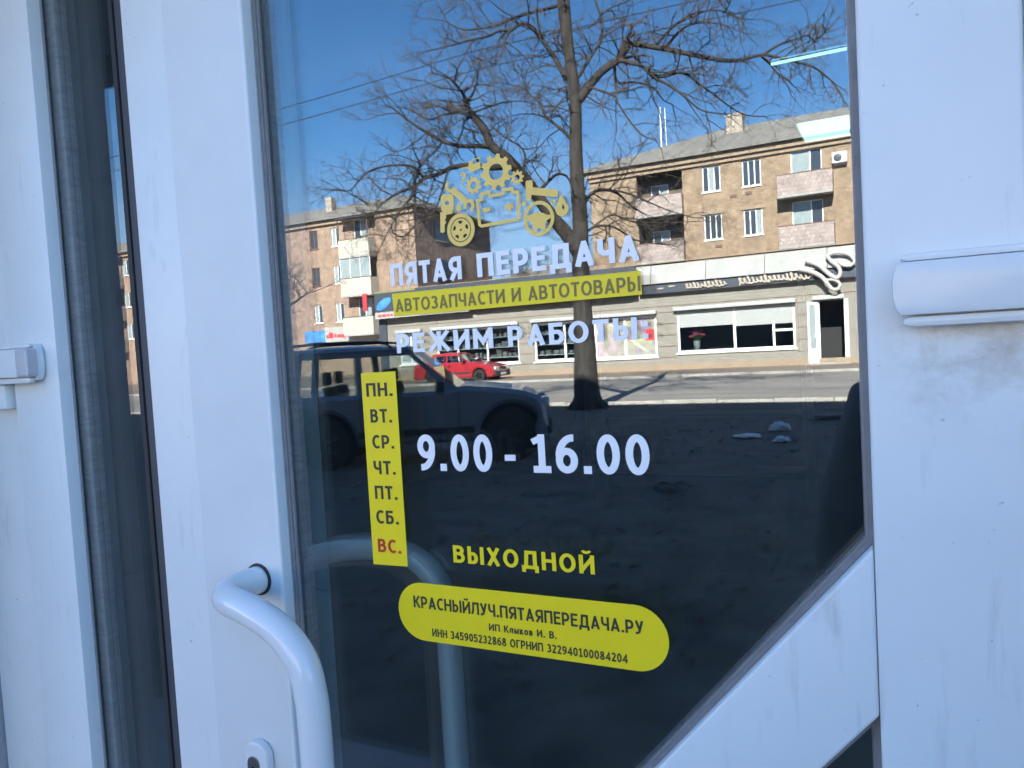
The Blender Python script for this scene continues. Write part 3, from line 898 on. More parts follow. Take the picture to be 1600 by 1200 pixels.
# the car-parts emblem above the name: every piece its own cut of gold vinyl
def ringshape(cx, cz, r_out, r_in, n, sx=1.0):
    """annulus whose outer radius is a function of the angle"""
    mb = MB()
    vs = []
    for yy in (-0.0005, -0.0001):
        for k in range(n):
            a = 2 * math.pi * k / n
            ro = r_out(a) if callable(r_out) else r_out
            vs.append((cx + sx * ro * math.cos(a), yy, cz + ro * math.sin(a)))
        for k in range(n):
            a = 2 * math.pi * k / n
            vs.append((cx + sx * r_in * math.cos(a), yy, cz + r_in * math.sin(a)))
    fs = []
    for k in range(n):
        j = (k + 1) % n
        fs += [(k, j, n + j, n + k), (2 * n + k, 3 * n + k, 3 * n + j, 2 * n + j), (k, 2 * n + k, 2 * n + j, j), (n + k, n + j, 3 * n + j, 3 * n + k)]
    return mb.add(vs, fs)
def gear(cx, cz, ri, ro, hole, teeth, name='gear_emblem', ph=0.0):
    def rr(a):
        f = ((a + ph) * teeth / (2 * math.pi)) % 1.0
        return ro if 0.27 < f < 0.73 else (ri if f < 0.2 or f > 0.8 else (ri + ro) / 2)
    return ringshape(cx, cz, rr, hole, teeth * 16).build(name, 'v_gold', door)
gear(-0.3318, 1.6648, 0.0133, 0.0165, 0.0075, 10, ph=0.2)
gear(-0.3568, 1.6558, 0.0066, 0.0086, 0.0036, 9)
gear(-0.3101, 1.6562, 0.0053, 0.0069, 0.0026, 9, ph=.3)
def flat(poly, name, m='v_gold', y=-0.0005, par=None):
    return MB().prism_xz(poly, y, -0.0001).build(name, m, par or door)
# oil can
MB().prism_xz([(-0.3726, 1.6741), (-0.3612, 1.6722), (-0.3592, 1.6680), (-0.3480, 1.6704), (-0.3479, 1.6770), (-0.3562, 1.6757), (-0.3563, 1.6788), (-0.3495, 1.6800), (-0.3479, 1.6770), (-0.3476, 1.6816), (-0.3600, 1.6785), (-0.3609, 1.6742)], -0.0005, -0.0001).build('oil_can_emblem', 'v_gold', door)
# little bulb / hook
hk = MB()
stroke_prisms(hk, [(arc(-0.3678, 1.6662, 0.0028, 0.0026, 165, -70, 10) + [(-0.3694, 1.6612)], False, 0.0021), ([(-0.3700, 1.6592), (-0.3702, 1.6562)], False, 0.0018)], lambda u, v: (u, v), -0.0005, -0.0001, 1.0)
hk.build('hook_emblem', 'v_gold', door)
# spanner
wr = MB()
stroke_prisms(wr, [([(-0.3795, 1.6545), (-0.3650, 1.6405)], False, 0.0062), (arc(-0.3822, 1.6582, 0.0042, 0.0042, 110, 340, 10)[::-1], False, 0.0032), (arc(-0.3630, 1.6375, 0.0045, 0.0045, -70, 210, 12), False, 0.0034)], lambda u, v: (u, v), -0.0005, -0.0001, 1.0)
wr.build('spanner_emblem', 'v_gold', door)
# car key
ky = ringshape(-0.3868, 1.6430, lambda a: min(0.0071 / max(abs(math.cos(a)), .001), 0.0084 / max(abs(math.sin(a)), .001), 0.0096), 0.0024, 40)
ky.build('key_emblem', 'v_gold', door)
MB().prism_xz([(-0.3955, 1.6335), (-0.3964, 1.6160), (-0.3938, 1.6148), (-0.3916, 1.6160), (-0.3914, 1.6225), (-0.3896, 1.6240), (-0.3896, 1.6262), (-0.3908, 1.6268), (-0.3892, 1.6290), (-0.3890, 1.6318), (-0.3820, 1.6322), (-0.3812, 1.6346), (-0.3955, 1.6352)], -0.00056, -0.0001).build('key_emblem', 'v_gold', door)
# car wheel
wh = ringshape(-0.3735, 1.6156, 0.0158, 0.0118, 48, 0.97).build('wheel_emblem', 'v_gold', door)
ringshape(-0.3735, 1.6156, 0.01179, 0.0109, 48, 0.97).build('wheel_line', 'v_dark', wh)
ringshape(-0.3735, 1.6156, 0.01089, 0.0088, 48, 0.97).build('rim_emblem', 'v_gold', wh)
ringshape(-0.3735, 1.6156, 0.0060, 0.0011, 40, 0.97).build('hub_emblem', 'v_gold', wh)
for k in range(5):
    a = math.radians(54 + 72 * k)
    c_, s_ = math.cos(a), math.sin(a)
    pts = [(-0.3735 + (r_ * c_ - t_ * s_) * .97, 1.6156 + r_ * s_ + t_ * c_) for r_, t_ in ((0.0056, -0.0024), (0.0091, -0.0028), (0.0091, 0.0028), (0.0056, 0.0024))]
    MB().prism_xz(pts, -0.00058, -0.0001).build('spoke_emblem', 'v_gold', wh)
# battery outline with poles, minus and plus
bt = MB()
stroke_prisms(bt, [([(-0.3535, 1.6405), (-0.3488, 1.6412), (-0.3484, 1.6462), (-0.3402, 1.6470), (-0.3398, 1.6432), (-0.3254, 1.6434), (-0.3250, 1.6468), (-0.3160, 1.6468), (-0.3157, 1.6432), (-0.3108, 1.6430), (-0.3103, 1.6405), (-0.3106, 1.6195), (-0.3125, 1.6178), (-0.3505, 1.6164), (-0.3526, 1.6182)], True, 0.0030)], lambda u, v: (u, v), -0.0005, -0.0001, 1.0)
bto = bt.build('battery_emblem', 'v_gold', door)
flat([(-0.3487, 1.6290), (-0.3402, 1.6290), (-0.3402, 1.6326), (-0.3487, 1.6326)], 'minus_emblem', par=bto)
flat([(-0.3243, 1.6288), (-0.3218, 1.6288), (-0.3218, 1.6264), (-0.3184, 1.6264), (-0.3184, 1.6288), (-0.3158, 1.6288), (-0.3158, 1.6322), (-0.3184, 1.6322), (-0.3184, 1.6346), (-0.3218, 1.6346), (-0.3218, 1.6322), (-0.3243, 1.6322)], 'plus_emblem', par=bto)
# hammer
flat([(-0.3028, 1.6352), (-0.3000, 1.6330), (-0.2976, 1.6334), (-0.2963, 1.6384), (-0.2716, 1.6328), (-0.2703, 1.6338), (-0.2701, 1.6388), (-0.2712, 1.6395), (-0.2947, 1.6450), (-0.2948, 1.6508), (-0.2958, 1.6516), (-0.3008, 1.6518), (-0.3018, 1.6506), (-0.3020, 1.6440)], 'hammer_emblem')
# drops
def drop(cx, zt_, zb_, w, name='drop_emblem'):
    r = w / 2; cz = zb_ + r
    pts = [(cx, zt_)] + [(cx + r * math.cos(math.radians(a)), cz + r * math.sin(math.radians(a))) for a in range(150, 391, 15)]
    return flat(pts, name)
big = drop(-0.2672, 1.6357, 1.6152, 0.0126)
flat([(-0.2660, 1.6262), (-0.2645, 1.6232), (-0.2652, 1.6208), (-0.2668, 1.6222)], 'drop_mark', 'v_dark', y=-0.0009, par=big)
drop(-0.3049, 1.6356, 1.6286, 0.0042)
drop(-0.3743, 1.6424, 1.6334, 0.0054)
drop(-0.3597, 1.6350, 1.6312, 0.0026)
bl = MB()
stroke_prisms(bl, [(arc(-0.2755, 1.6286, 0.0019, 0.0019, -20, 290, 10), False, 0.0016)], lambda u, v: (u, v), -0.0005, -0.0001, 1.0)
bl.build('nut_emblem', 'v_gold', door)
# steering wheel
sw = ringshape(-0.2907, 1.6160, 0.0160, 0.0127, 48, 0.97).build('steering_wheel_emblem', 'v_gold', door)
flat([(-0.3030, 1.6160), (-0.3032, 1.6190), (-0.2992, 1.6203), (-0.2950, 1.6215), (-0.2905, 1.6216), (-0.2862, 1.6205), (-0.2825, 1.6185), (-0.2786, 1.6180), (-0.2785, 1.6150), (-0.2828, 1.6134), (-0.2842, 1.6096), (-0.2846, 1.6042), (-0.2872, 1.6036), (-0.2876, 1.6062), (-0.2905, 1.6076), (-0.2938, 1.6064), (-0.2944, 1.6038), (-0.2968, 1.6046), (-0.2966, 1.6098), (-0.2982, 1.6136)], 'wheel_spokes_emblem', par=sw)
LIMBS = [
 [(-6.219, -15.4, -0.056, 0.358), (-6.245, -15.4, 0.289, 0.3007), (-6.258, -15.4, 0.864, 0.2645), (-6.241, -15.4, 1.435, 0.2426), (-6.245, -15.4, 2.432, 0.1992), (-6.219, -15.4, 3.42, 0.1773), (-6.186, -15.4, 4.261, 0.1696), (-6.213, -15.4, 5.104, 0.1552), (-6.195, -15.4, 5.938, 0.1407), (-6.155, -15.4, 6.624, 0.1298), (-6.168, -15.4, 7.179, 0.1261), (-6.226, -15.4, 7.742, 0.1191), (-6.269, -15.4, 8.302, 0.133), (-6.297, -15.4, 8.857, 0.1399), (-6.324, -15.4, 9.685, 0.1118), (-6.379, -15.4, 10.79, 0.0767), (-6.397, -15.4, 12.014, 0.0417)],
 [(-6.086, -15.4, 6.776, 0.105), (-5.877, -15.475, 7.03, 0.0978), (-5.637, -15.55, 7.304, 0.0924), (-5.361, -15.625, 7.486, 0.0875), (-5.222, -15.7, 7.574, 0.0832)],
 [(-5.219, -15.692, 7.571, 0.0762), (-5.155, -15.75, 7.779, 0.0691), (-5.094, -15.807, 7.92, 0.0639), (-4.772, -15.864, 7.838, 0.0588), (-4.235, -15.921, 7.642, 0.0538), (-3.71, -15.978, 7.437, 0.0491), (-3.197, -16.035, 7.238, 0.0447), (-2.819, -16.092, 7.16, 0.0406), (-2.507, -16.15, 7.187, 0.0367), (-2.299, -16.207, 7.198, 0.0331), (-2.021, -16.264, 7.104, 0.0295), (-1.663, -16.321, 6.941, 0.026), (-1.392, -16.378, 6.823, 0.0226), (-1.198, -16.435, 6.659, 0.0193), (-1.005, -16.492, 6.445, 0.0161)],
 [(-2.299, -16.207, 7.198, 0.0329), (-2.023, -16.357, 7.378, 0.0264), (-1.725, -16.507, 7.475, 0.0216), (-1.466, -16.657, 7.543, 0.0172), (-1.36, -16.807, 7.451, 0.0132)],
 [(-2.325, -16.201, 7.164, 0.0296), (-2.2, -16.451, 7.056, 0.0234), (-2.124, -16.701, 6.955, 0.0187), (-1.929, -16.951, 6.813, 0.0144), (-1.833, -17.201, 6.728, 0.0103)],
 [(-4.432, -15.898, 7.76, 0.0343), (-4.108, -15.765, 7.949, 0.0282), (-3.73, -15.632, 8.076, 0.0237), (-3.37, -15.498, 8.071, 0.0198), (-2.964, -15.365, 7.949, 0.0162), (-2.639, -15.232, 7.7, 0.0129), (-2.321, -15.098, 7.528, 0.0099)],
 [(-4.233, -15.921, 7.669, 0.0341), (-3.888, -15.681, 7.843, 0.0271), (-3.563, -15.441, 7.842, 0.0219), (-3.192, -15.201, 7.71, 0.0174), (-2.84, -14.961, 7.507, 0.0134), (-2.564, -14.721, 7.264, 0.0097)],
 [(-5.219, -15.692, 7.571, 0.0554), (-4.922, -15.592, 7.409, 0.0461), (-4.645, -15.492, 7.254, 0.0392), (-4.396, -15.392, 6.948, 0.0331), (-4.043, -15.292, 6.679, 0.0274), (-3.728, -15.192, 6.371, 0.0222), (-3.373, -15.092, 5.998, 0.0172), (-2.921, -14.992, 5.814, 0.0125)],
 [(-4.645, -15.492, 7.254, 0.0405), (-4.322, -15.621, 6.997, 0.0342), (-3.876, -15.75, 7.034, 0.0294), (-3.582, -15.878, 6.786, 0.0253), (-3.289, -16.007, 6.524, 0.0214), (-2.997, -16.135, 6.249, 0.0177), (-2.702, -16.264, 6.054, 0.0141), (-2.337, -16.392, 5.991, 0.0107)],
 [(-5.296, -15.655, 7.522, 0.0347), (-5.339, -15.895, 7.174, 0.0286), (-5.035, -16.135, 7.179, 0.0238), (-4.676, -16.375, 7.061, 0.0194), (-4.537, -16.615, 6.83, 0.0154), (-4.387, -16.855, 6.749, 0.0116)],
 [(-5.848, -15.482, 7.068, 0.0279), (-5.224, -15.316, 6.696, 0.0232), (-5.107, -15.149, 6.497, 0.0199), (-4.863, -14.982, 6.107, 0.017), (-4.559, -14.816, 5.69, 0.0143), (-4.318, -14.649, 5.51, 0.0118), (-4.142, -14.482, 5.432, 0.0095)],
 [(-6.329, -15.4, 7.281, 0.0633), (-6.486, -15.354, 7.646, 0.057), (-6.662, -15.308, 7.975, 0.0524), (-6.825, -15.262, 8.246, 0.0482), (-6.977, -15.215, 8.474, 0.0443), (-7.18, -15.169, 8.631, 0.0406), (-7.318, -15.123, 8.592, 0.0371), (-7.491, -15.077, 8.505, 0.0336), (-7.722, -15.031, 8.543, 0.0303), (-8.027, -14.985, 8.472, 0.0271), (-8.413, -14.938, 8.475, 0.024), (-8.724, -14.892, 8.445, 0.0209), (-9.123, -14.846, 8.434, 0.0178), (-9.529, -14.8, 8.423, 0.0148)],
 [(-7.491, -15.077, 8.505, 0.0284), (-7.487, -14.777, 8.17, 0.0222), (-7.401, -14.477, 7.851, 0.0176), (-7.372, -14.177, 7.552, 0.0136), (-7.35, -13.877, 7.339, 0.01)],
 [(-6.308, -15.4, 8.929, 0.049), (-6.656, -15.5, 8.954, 0.0427), (-7.091, -15.6, 9.012, 0.0381), (-7.622, -15.7, 9.047, 0.034), (-8.091, -15.8, 9.033, 0.03), (-8.569, -15.9, 9.091, 0.0261), (-9.145, -16.0, 9.229, 0.0222), (-9.636, -16.1, 9.547, 0.0183), (-9.823, -16.2, 9.859, 0.0143)],
 [(-6.245, -15.4, 3.494, 0.1703), (-6.489, -15.311, 3.936, 0.1544), (-6.81, -15.222, 4.388, 0.143), (-7.085, -15.133, 4.865, 0.1325), (-7.377, -15.044, 5.331, 0.1228), (-7.706, -14.956, 5.748, 0.1136), (-7.998, -14.867, 6.019, 0.1048), (-8.091, -14.778, 6.341, 0.0956), (-8.238, -14.689, 6.587, 0.0869), (-8.371, -14.6, 6.774, 0.0784)],
 [(-8.376, -14.609, 6.777, 0.0428), (-8.337, -14.476, 6.946, 0.0349), (-8.318, -14.342, 7.047, 0.029), (-8.36, -14.209, 7.185, 0.0238), (-8.432, -14.076, 7.327, 0.019), (-8.522, -13.942, 7.417, 0.0146), (-8.705, -13.809, 7.553, 0.0103)],
 [(-8.337, -14.476, 6.946, 0.0354), (-7.944, -14.076, 7.012, 0.0263), (-7.637, -13.676, 7.067, 0.0199), (-7.392, -13.276, 7.158, 0.0143), (-7.085, -12.876, 7.135, 0.0094)],
 [(-8.351, -14.618, 6.746, 0.0285), (-7.759, -14.268, 6.674, 0.0219), (-7.195, -13.918, 6.585, 0.0171), (-6.634, -13.568, 6.414, 0.0129), (-6.159, -13.218, 6.184, 0.0093)],
 [(-8.046, -14.867, 6.027, 0.0646), (-8.291, -14.717, 6.037, 0.055), (-8.617, -14.567, 6.061, 0.048), (-8.938, -14.417, 6.169, 0.0417), (-9.218, -14.267, 6.356, 0.0357), (-9.399, -14.117, 6.496, 0.03), (-9.625, -13.967, 6.699, 0.0245), (-9.847, -13.817, 6.929, 0.0193), (-9.941, -13.667, 6.993, 0.0141)],
 [(-9.003, -14.387, 6.174, 0.0359), (-9.159, -14.287, 5.953, 0.0283), (-9.345, -14.187, 5.793, 0.0227), (-9.446, -14.087, 5.62, 0.0176), (-9.66, -13.987, 5.309, 0.0129)],
 [(-8.376, -14.609, 6.777, 0.0357), (-8.75, -14.659, 6.844, 0.0301), (-9.152, -14.709, 6.874, 0.0259), (-9.498, -14.759, 6.848, 0.0221), (-9.818, -14.809, 7.021, 0.0185), (-10.105, -14.859, 7.235, 0.0149), (-10.406, -14.909, 7.334, 0.0114)],
 [(-8.315, -14.636, 6.701, 0.0357), (-8.629, -14.802, 6.656, 0.0272), (-8.788, -14.969, 6.506, 0.0208), (-9.019, -15.136, 6.333, 0.0149)],
 [(-6.298, -15.4, 5.997, 0.0423), (-6.529, -15.475, 6.249, 0.0371), (-6.796, -15.55, 6.498, 0.0332), (-7.005, -15.625, 6.725, 0.0296), (-7.102, -15.7, 6.991, 0.0262), (-7.334, -15.775, 7.2, 0.0229), (-7.519, -15.85, 7.431, 0.0198), (-7.606, -15.925, 7.674, 0.0166), (-7.682, -16.0, 7.829, 0.0135)],
 [(-6.796, -15.55, 6.498, 0.0216), (-6.908, -15.683, 6.649, 0.0164), (-6.834, -15.817, 6.739, 0.0124), (-6.735, -15.95, 6.695, 0.0088)],
 [(-7.519, -15.85, 7.431, 0.0223), (-7.839, -15.95, 7.61, 0.0148), (-8.218, -16.05, 7.789, 0.0091)],
 [(-7.377, -15.044, 5.331, 0.0357), (-7.339, -15.164, 5.587, 0.0295), (-7.382, -15.284, 5.83, 0.025), (-7.555, -15.404, 6.055, 0.0209), (-7.958, -15.524, 6.337, 0.0172), (-8.337, -15.644, 6.651, 0.0135)],
 [(-7.085, -15.133, 4.865, 0.0428), (-6.85, -15.233, 5.101, 0.0356), (-6.651, -15.333, 5.271, 0.0304), (-6.464, -15.433, 5.218, 0.0257), (-6.395, -15.533, 5.012, 0.0214)],
 [(-7.576, -14.991, 5.55, 0.0787), (-7.979, -14.831, 5.527, 0.0686), (-8.459, -14.671, 5.63, 0.0613), (-8.867, -14.511, 5.607, 0.0546), (-9.117, -14.351, 5.474, 0.0481), (-9.412, -14.191, 5.392, 0.042), (-9.613, -14.031, 5.196, 0.0361), (-9.856, -13.871, 5.106, 0.0304), (-10.103, -13.711, 4.946, 0.0249), (-10.263, -13.551, 4.761, 0.0195), (-10.343, -13.391, 4.469, 0.0142)],
 [(-9.412, -14.191, 5.392, 0.036), (-9.447, -13.905, 5.588, 0.0302), (-9.556, -13.62, 5.609, 0.026), (-9.865, -13.334, 5.577, 0.0224), (-10.089, -13.048, 5.451, 0.0191), (-10.234, -12.763, 5.153, 0.0159), (-10.193, -12.477, 4.968, 0.0128), (-10.299, -12.191, 4.952, 0.0099)],
 [(-9.571, -14.047, 5.206, 0.0359), (-9.41, -13.567, 4.858, 0.0283), (-9.355, -13.087, 4.511, 0.0229), (-9.291, -12.607, 4.112, 0.0181), (-9.13, -12.127, 3.784, 0.0138), (-8.957, -11.647, 3.471, 0.0099)],
 [(-9.556, -14.079, 5.238, 0.0252), (-9.405, -13.746, 4.744, 0.021), (-9.18, -13.412, 4.326, 0.0178), (-9.14, -13.079, 4.053, 0.0151), (-9.116, -12.746, 3.909, 0.0127), (-9.086, -12.412, 3.937, 0.0104), (-8.887, -12.079, 4.042, 0.0082)],
 [(-8.933, -14.479, 5.597, 0.0289), (-8.988, -14.229, 5.038, 0.0227), (-9.027, -13.979, 4.655, 0.0181), (-9.143, -13.729, 4.29, 0.0141), (-9.252, -13.479, 3.971, 0.0104)],
 [(-9.613, -14.031, 5.196, 0.0287), (-9.088, -13.531, 5.492, 0.0204), (-8.858, -13.031, 5.629, 0.0146), (-8.606, -12.531, 5.744, 0.0096)],
 [(-10.508, -13.535, 4.862, 0.0179), (-10.382, -13.035, 4.915, 0.014), (-10.243, -12.535, 4.93, 0.0111), (-10.09, -12.035, 4.924, 0.0086), (-9.788, -11.535, 4.79, 0.0063)],
 [(-6.182, -15.4, 4.33, 0.0636), (-6.085, -15.55, 4.661, 0.052), (-5.935, -15.7, 4.845, 0.0434), (-5.731, -15.85, 4.882, 0.0355), (-5.488, -16.0, 4.785, 0.0282), (-5.296, -16.15, 4.554, 0.0212), (-5.084, -16.3, 4.375, 0.0144)],
 [(-5.909, -15.715, 4.858, 0.0285), (-5.57, -16.035, 4.873, 0.0236), (-5.231, -16.355, 4.76, 0.0199), (-4.889, -16.675, 4.572, 0.0166), (-4.538, -16.995, 4.395, 0.0134), (-4.107, -17.315, 4.233, 0.0103)],
 [(-6.211, -15.4, 3.814, 0.0354), (-5.987, -15.6, 4.048, 0.0298), (-5.682, -15.8, 4.076, 0.0256), (-5.457, -16.0, 3.958, 0.0218), (-5.307, -16.2, 3.79, 0.0183), (-5.001, -16.4, 3.689, 0.0149), (-4.618, -16.6, 3.607, 0.0116)],
 [(-5.987, -15.6, 4.048, 0.0249), (-5.803, -15.96, 4.281, 0.0206), (-5.695, -16.32, 4.384, 0.0175), (-5.438, -16.68, 4.25, 0.0146), (-4.711, -17.04, 4.173, 0.0117), (-3.982, -17.4, 4.155, 0.0089)],
 [(-6.154, -15.4, 7.176, 0.042), (-5.778, -15.6, 7.774, 0.0362), (-5.608, -15.8, 8.144, 0.032), (-5.679, -16.0, 8.714, 0.0285), (-5.849, -16.2, 9.178, 0.0251), (-5.963, -16.4, 9.851, 0.0219)],
 [(-5.608, -15.8, 8.144, 0.0211), (-5.491, -16.133, 8.366, 0.0161), (-5.292, -16.467, 8.572, 0.0122), (-4.942, -16.8, 8.675, 0.0087)],
 [(-5.679, -16.0, 8.714, 0.0213), (-5.495, -16.233, 8.933, 0.0161), (-5.115, -16.467, 9.093, 0.0122), (-4.802, -16.7, 9.382, 0.0086)],
 [(-2.899, -15.338, 7.874, 0.0159), (-2.739, -15.172, 7.96, 0.0123), (-2.643, -15.005, 8.057, 0.0096), (-2.37, -14.838, 8.163, 0.0073)],
 [(-1.466, -16.657, 7.543, 0.0198), (-1.321, -16.957, 7.87, 0.015), (-1.146, -17.257, 8.196, 0.0114), (-1.028, -17.557, 8.608, 0.0082)],
 [(-6.365, -15.4, 10.514, 0.0558), (-6.877, -15.2, 10.709, 0.0421), (-7.582, -15.0, 10.412, 0.0321), (-8.151, -14.8, 9.931, 0.023), (-8.403, -14.6, 9.364, 0.0142)],
 [(-6.351, -15.4, 10.238, 0.0558), (-5.689, -15.56, 10.39, 0.0438), (-4.767, -15.72, 9.797, 0.0348), (-3.873, -15.88, 9.223, 0.0269), (-3.264, -16.04, 8.734, 0.0199), (-3.05, -16.2, 8.348, 0.0134)],
]

# ================================================================ the street behind the photographer (seen mirrored in the glass)
M['soil'] = mat('bare_soil', (0.19, 0.165, 0.135), 0.95, col2=(0.085, 0.075, 0.064), vscale=2.6, bump=0.12, bscale=14)
M['asphalt'] = mat('old_asphalt', (0.29, 0.265, 0.235), 0.92, col2=(0.17, 0.155, 0.14), vscale=0.45, bump=0.25, bscale=25, stretch=(0.35, 1.6, 1))
M['pavement'] = mat('worn_pavement', (0.24, 0.19, 0.15), 0.9, col2=(0.17, 0.13, 0.10), vscale=1.4, bump=0.3, bscale=20)
M['kerb'] = mat('kerb_concrete', (0.40, 0.38, 0.35), 0.9, var=0.35, vscale=3)
M['paving'] = mat('doorstep_paving', (0.36, 0.35, 0.34), 0.85, var=0.3, vscale=3, bump=0.3, bscale=40)
M['brick'] = brick_mat('tan_brick', (0.40, 0.275, 0.175), (0.31, 0.21, 0.13), (0.42, 0.35, 0.27))
M['brick_pink'] = brick_mat('pinkish_brick', (0.43, 0.285, 0.20), (0.37, 0.24, 0.165), (0.42, 0.35, 0.29))
M['brick_shaded'] = brick_mat('shaded_brick', (0.16, 0.11, 0.08), (0.12, 0.085, 0.06), (0.18, 0.15, 0.12))  # shadow over the outbuilding put into its brick colours
M['tile_pink'] = brick_mat('balcony_tile', (0.52, 0.42, 0.38), (0.45, 0.37, 0.34), (0.20, 0.15, 0.14), 0.24, 0.24)
M['tile_cream'] = mat('cream_panel', (0.55, 0.52, 0.43), 0.7, var=0.15, vscale=3)
M['slate'] = mat('asbestos_sheet', (0.24, 0.225, 0.20), 0.9, col2=(0.16, 0.15, 0.135), vscale=0.8, stretch=(3, 0.6, 0.6))
M['cornice'] = mat('cornice_render', (0.36, 0.27, 0.19), 0.9, var=0.2, vscale=2)
M['white_frame'] = mat('white_window_frame', (0.78, 0.78, 0.77), 0.5)
M['brown_frame'] = mat('brown_window_frame', (0.16, 0.09, 0.06), 0.6)
M['pane_dark'] = mat('dark_window_glass', (0.045, 0.055, 0.07), 0.06, spec=0.8)
M['pane_curtain'] = mat('curtained_window_glass', (0.36, 0.42, 0.42), 0.08, var=0.35, vscale=7, stretch=(4, 1, .3), spec=0.8)
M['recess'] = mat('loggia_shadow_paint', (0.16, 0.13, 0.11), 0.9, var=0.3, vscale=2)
M['slab'] = mat('balcony_slab', (0.45, 0.43, 0.40), 0.9, var=0.3)
M['chimney'] = mat('chimney_stone', (0.50, 0.44, 0.36), 0.95, col2=(0.26, 0.22, 0.18), vscale=7, bump=0.6, bscale=12)
M['metal_white'] = mat('white_metal', (0.75, 0.76, 0.78), 0.4)
M['shop_wall'] = mat('beige_shop_cladding', (0.285, 0.265, 0.228), 0.85, var=0.18, vscale=2.0)
M['fascia_white'] = mat('white_fascia', (0.40, 0.395, 0.38), 0.7, var=0.15, vscale=1.2)
M['fascia_dark'] = mat('dark_sign_band', (0.055, 0.065, 0.085), 0.5)
M['sign_cream'] = mat('cream_sign_letters', (0.50, 0.43, 0.35), 0.6)
M['sign_white'] = mat('white_sign_letters', (0.48, 0.455, 0.43), 0.6)
M['sign_blue'] = mat('blue_print', (0.04, 0.16, 0.55), 0.5, col2=(0.10, 0.35, 0.75), vscale=2)
M['sign_yellow'] = mat('yellow_print', (0.30, 0.26, 0.13), 0.6, var=0.3, vscale=2)
M['sign_red'] = mat('red_sign', (0.62, 0.05, 0.06), 0.5)
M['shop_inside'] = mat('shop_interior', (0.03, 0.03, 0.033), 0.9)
M['shutter'] = mat('roller_shutter', (0.45, 0.46, 0.455), 0.5, var=0.06, vscale=3)
M['goods'] = mat('shelf_goods', (0.5, 0.42, 0.36), 0.7, col2=(0.10, 0.12, 0.16), vscale=5)
M['poster_a'] = mat('poster_print_purple', (0.50, 0.36, 0.44), 0.6, col2=(0.16, 0.22, 0.10), vscale=2.2)
M['poster_b'] = mat('poster_print_green', (0.42, 0.48, 0.22), 0.6, col2=(0.22, 0.14, 0.30), vscale=1.7)
M['petal'] = mat('pink_petals', (0.62, 0.10, 0.20), 0.7, var=0.4, vscale=20)
M['leaf'] = mat('dark_leaves', (0.05, 0.10, 0.03), 0.7)
M['bark'] = mat('tree_bark', (0.062, 0.052, 0.045), 0.95, col2=(0.024, 0.021, 0.019), vscale=9, bump=0.7, bscale=30, stretch=(1, 1, .25))
M['twig'] = mat('tree_twigs', (0.075, 0.06, 0.05), 0.95, var=0.3, vscale=2)
M['wire'] = mat('overhead_wire', (0.02, 0.02, 0.02), 0.7)

struct(MB().add([(-900, 900, -.02), (900, 900, -.02), (900, -900, -.02), (-900, -900, -.02)], [(0, 1, 2, 3)]).build('ground', 'soil', fix=False))
# uneven verge of bare earth between the shop and the road
vg = MB()
nx, ny = 150, 72
VX0, VX1, VY0, VY1 = -40, 26, -16.42, -1.6
for j in range(ny + 1):
    for i in range(nx + 1):
        x = VX0 + (VX1 - VX0) * i / nx
        y = VY0 + (VY1 - VY0) * j / ny
        e = min(1.0, (VY1 - y) / 1.2, (y - VY0) / .8)
        z = 0.004 + 0.035 * max(0, e) * (0.55 + noise.noise(Vector((x * .55, y * .55, 0)))) * (0.6 + 0.4 * noise.noise(Vector((x * 2.1, y * 2.1, 3))))
        vg.v.append((x, y, max(0.0, z)))
for j in range(ny):
    for i in range(nx):
        a = j * (nx + 1) + i
        vg.f.append((a, a + 1, a + nx + 2, a + nx + 1))
struct(vg.build('verge', 'soil', fix=False, smooth=True))
struct(MB().box(-46, 30, -1.6, FY - .002, -.02, 0.03).build('doorstep_pavement', 'paving'))
struct(MB().box(-160, 120, -28.2, -16.62, -.019, -0.004).build('road', 'asphalt'))
struct(MB().box(-160, 120, -47.9, -28.42, -.019, 0.075).build('far_pavement', 'pavement'))
kb = MB()
for i in range(60):
    kb.box(-42 + i * 1.2, -42 + i * 1.2 + 1.185, -16.62, -16.44, -.02, 0.075 + 0.012 * math.sin(i * 2.3))
struct(kb.build('near_kerb', 'kerb', bevel=0.012))
kb = MB()
for i in range(75):
    kb.box(-60 + i * 1.2, -60 + i * 1.2 + 1.185, -28.42, -28.22, -.02, 0.085)
struct(kb.build('far_kerb', 'kerb'))

# fallen leaves and clods scattered over the verge
M['dry_leaf'] = mat('dry_leaves', (0.30, 0.22, 0.13), 0.9, col2=(0.14, 0.10, 0.07), vscale=0.7)
rl = random.Random(77)
lv = MB()
for k in range(9000):
    x = rl.uniform(-16, 4); y = -rl.uniform(2.2, 16.3) if rl.random() < .8 else -rl.gauss(13, 2)
    if not -16.35 < y < -1.8: continue
    s_ = rl.uniform(.015, .045); a = rl.uniform(0, 6.28); tz = rl.uniform(.0, .03)
    dx, dy = math.cos(a) * s_, math.sin(a) * s_
    e = min(1.0, (VY1 - y) / 1.2, (y - VY0) / .8)
    zg = max(0.0, 0.004 + 0.035 * max(0, e) * (0.55 + noise.noise(Vector((x * .55, y * .55, 0)))) * (0.6 + 0.4 * noise.noise(Vector((x * 2.1, y * 2.1, 3))))) + .008
    lv.add([(x - dx, y - dy, zg), (x + dy * .6, y - dx * .6, zg + tz), (x + dx, y + dy, zg + .01), (x - dy * .6, y + dx * .6, zg + tz)], [(0, 1, 2, 3)])
lvo = lv.build('fallen_leaves', 'dry_leaf', fix=False, kind='stuff')
lvo["label"] = 'dry fallen leaves strewn over the dark ground in the reflection'

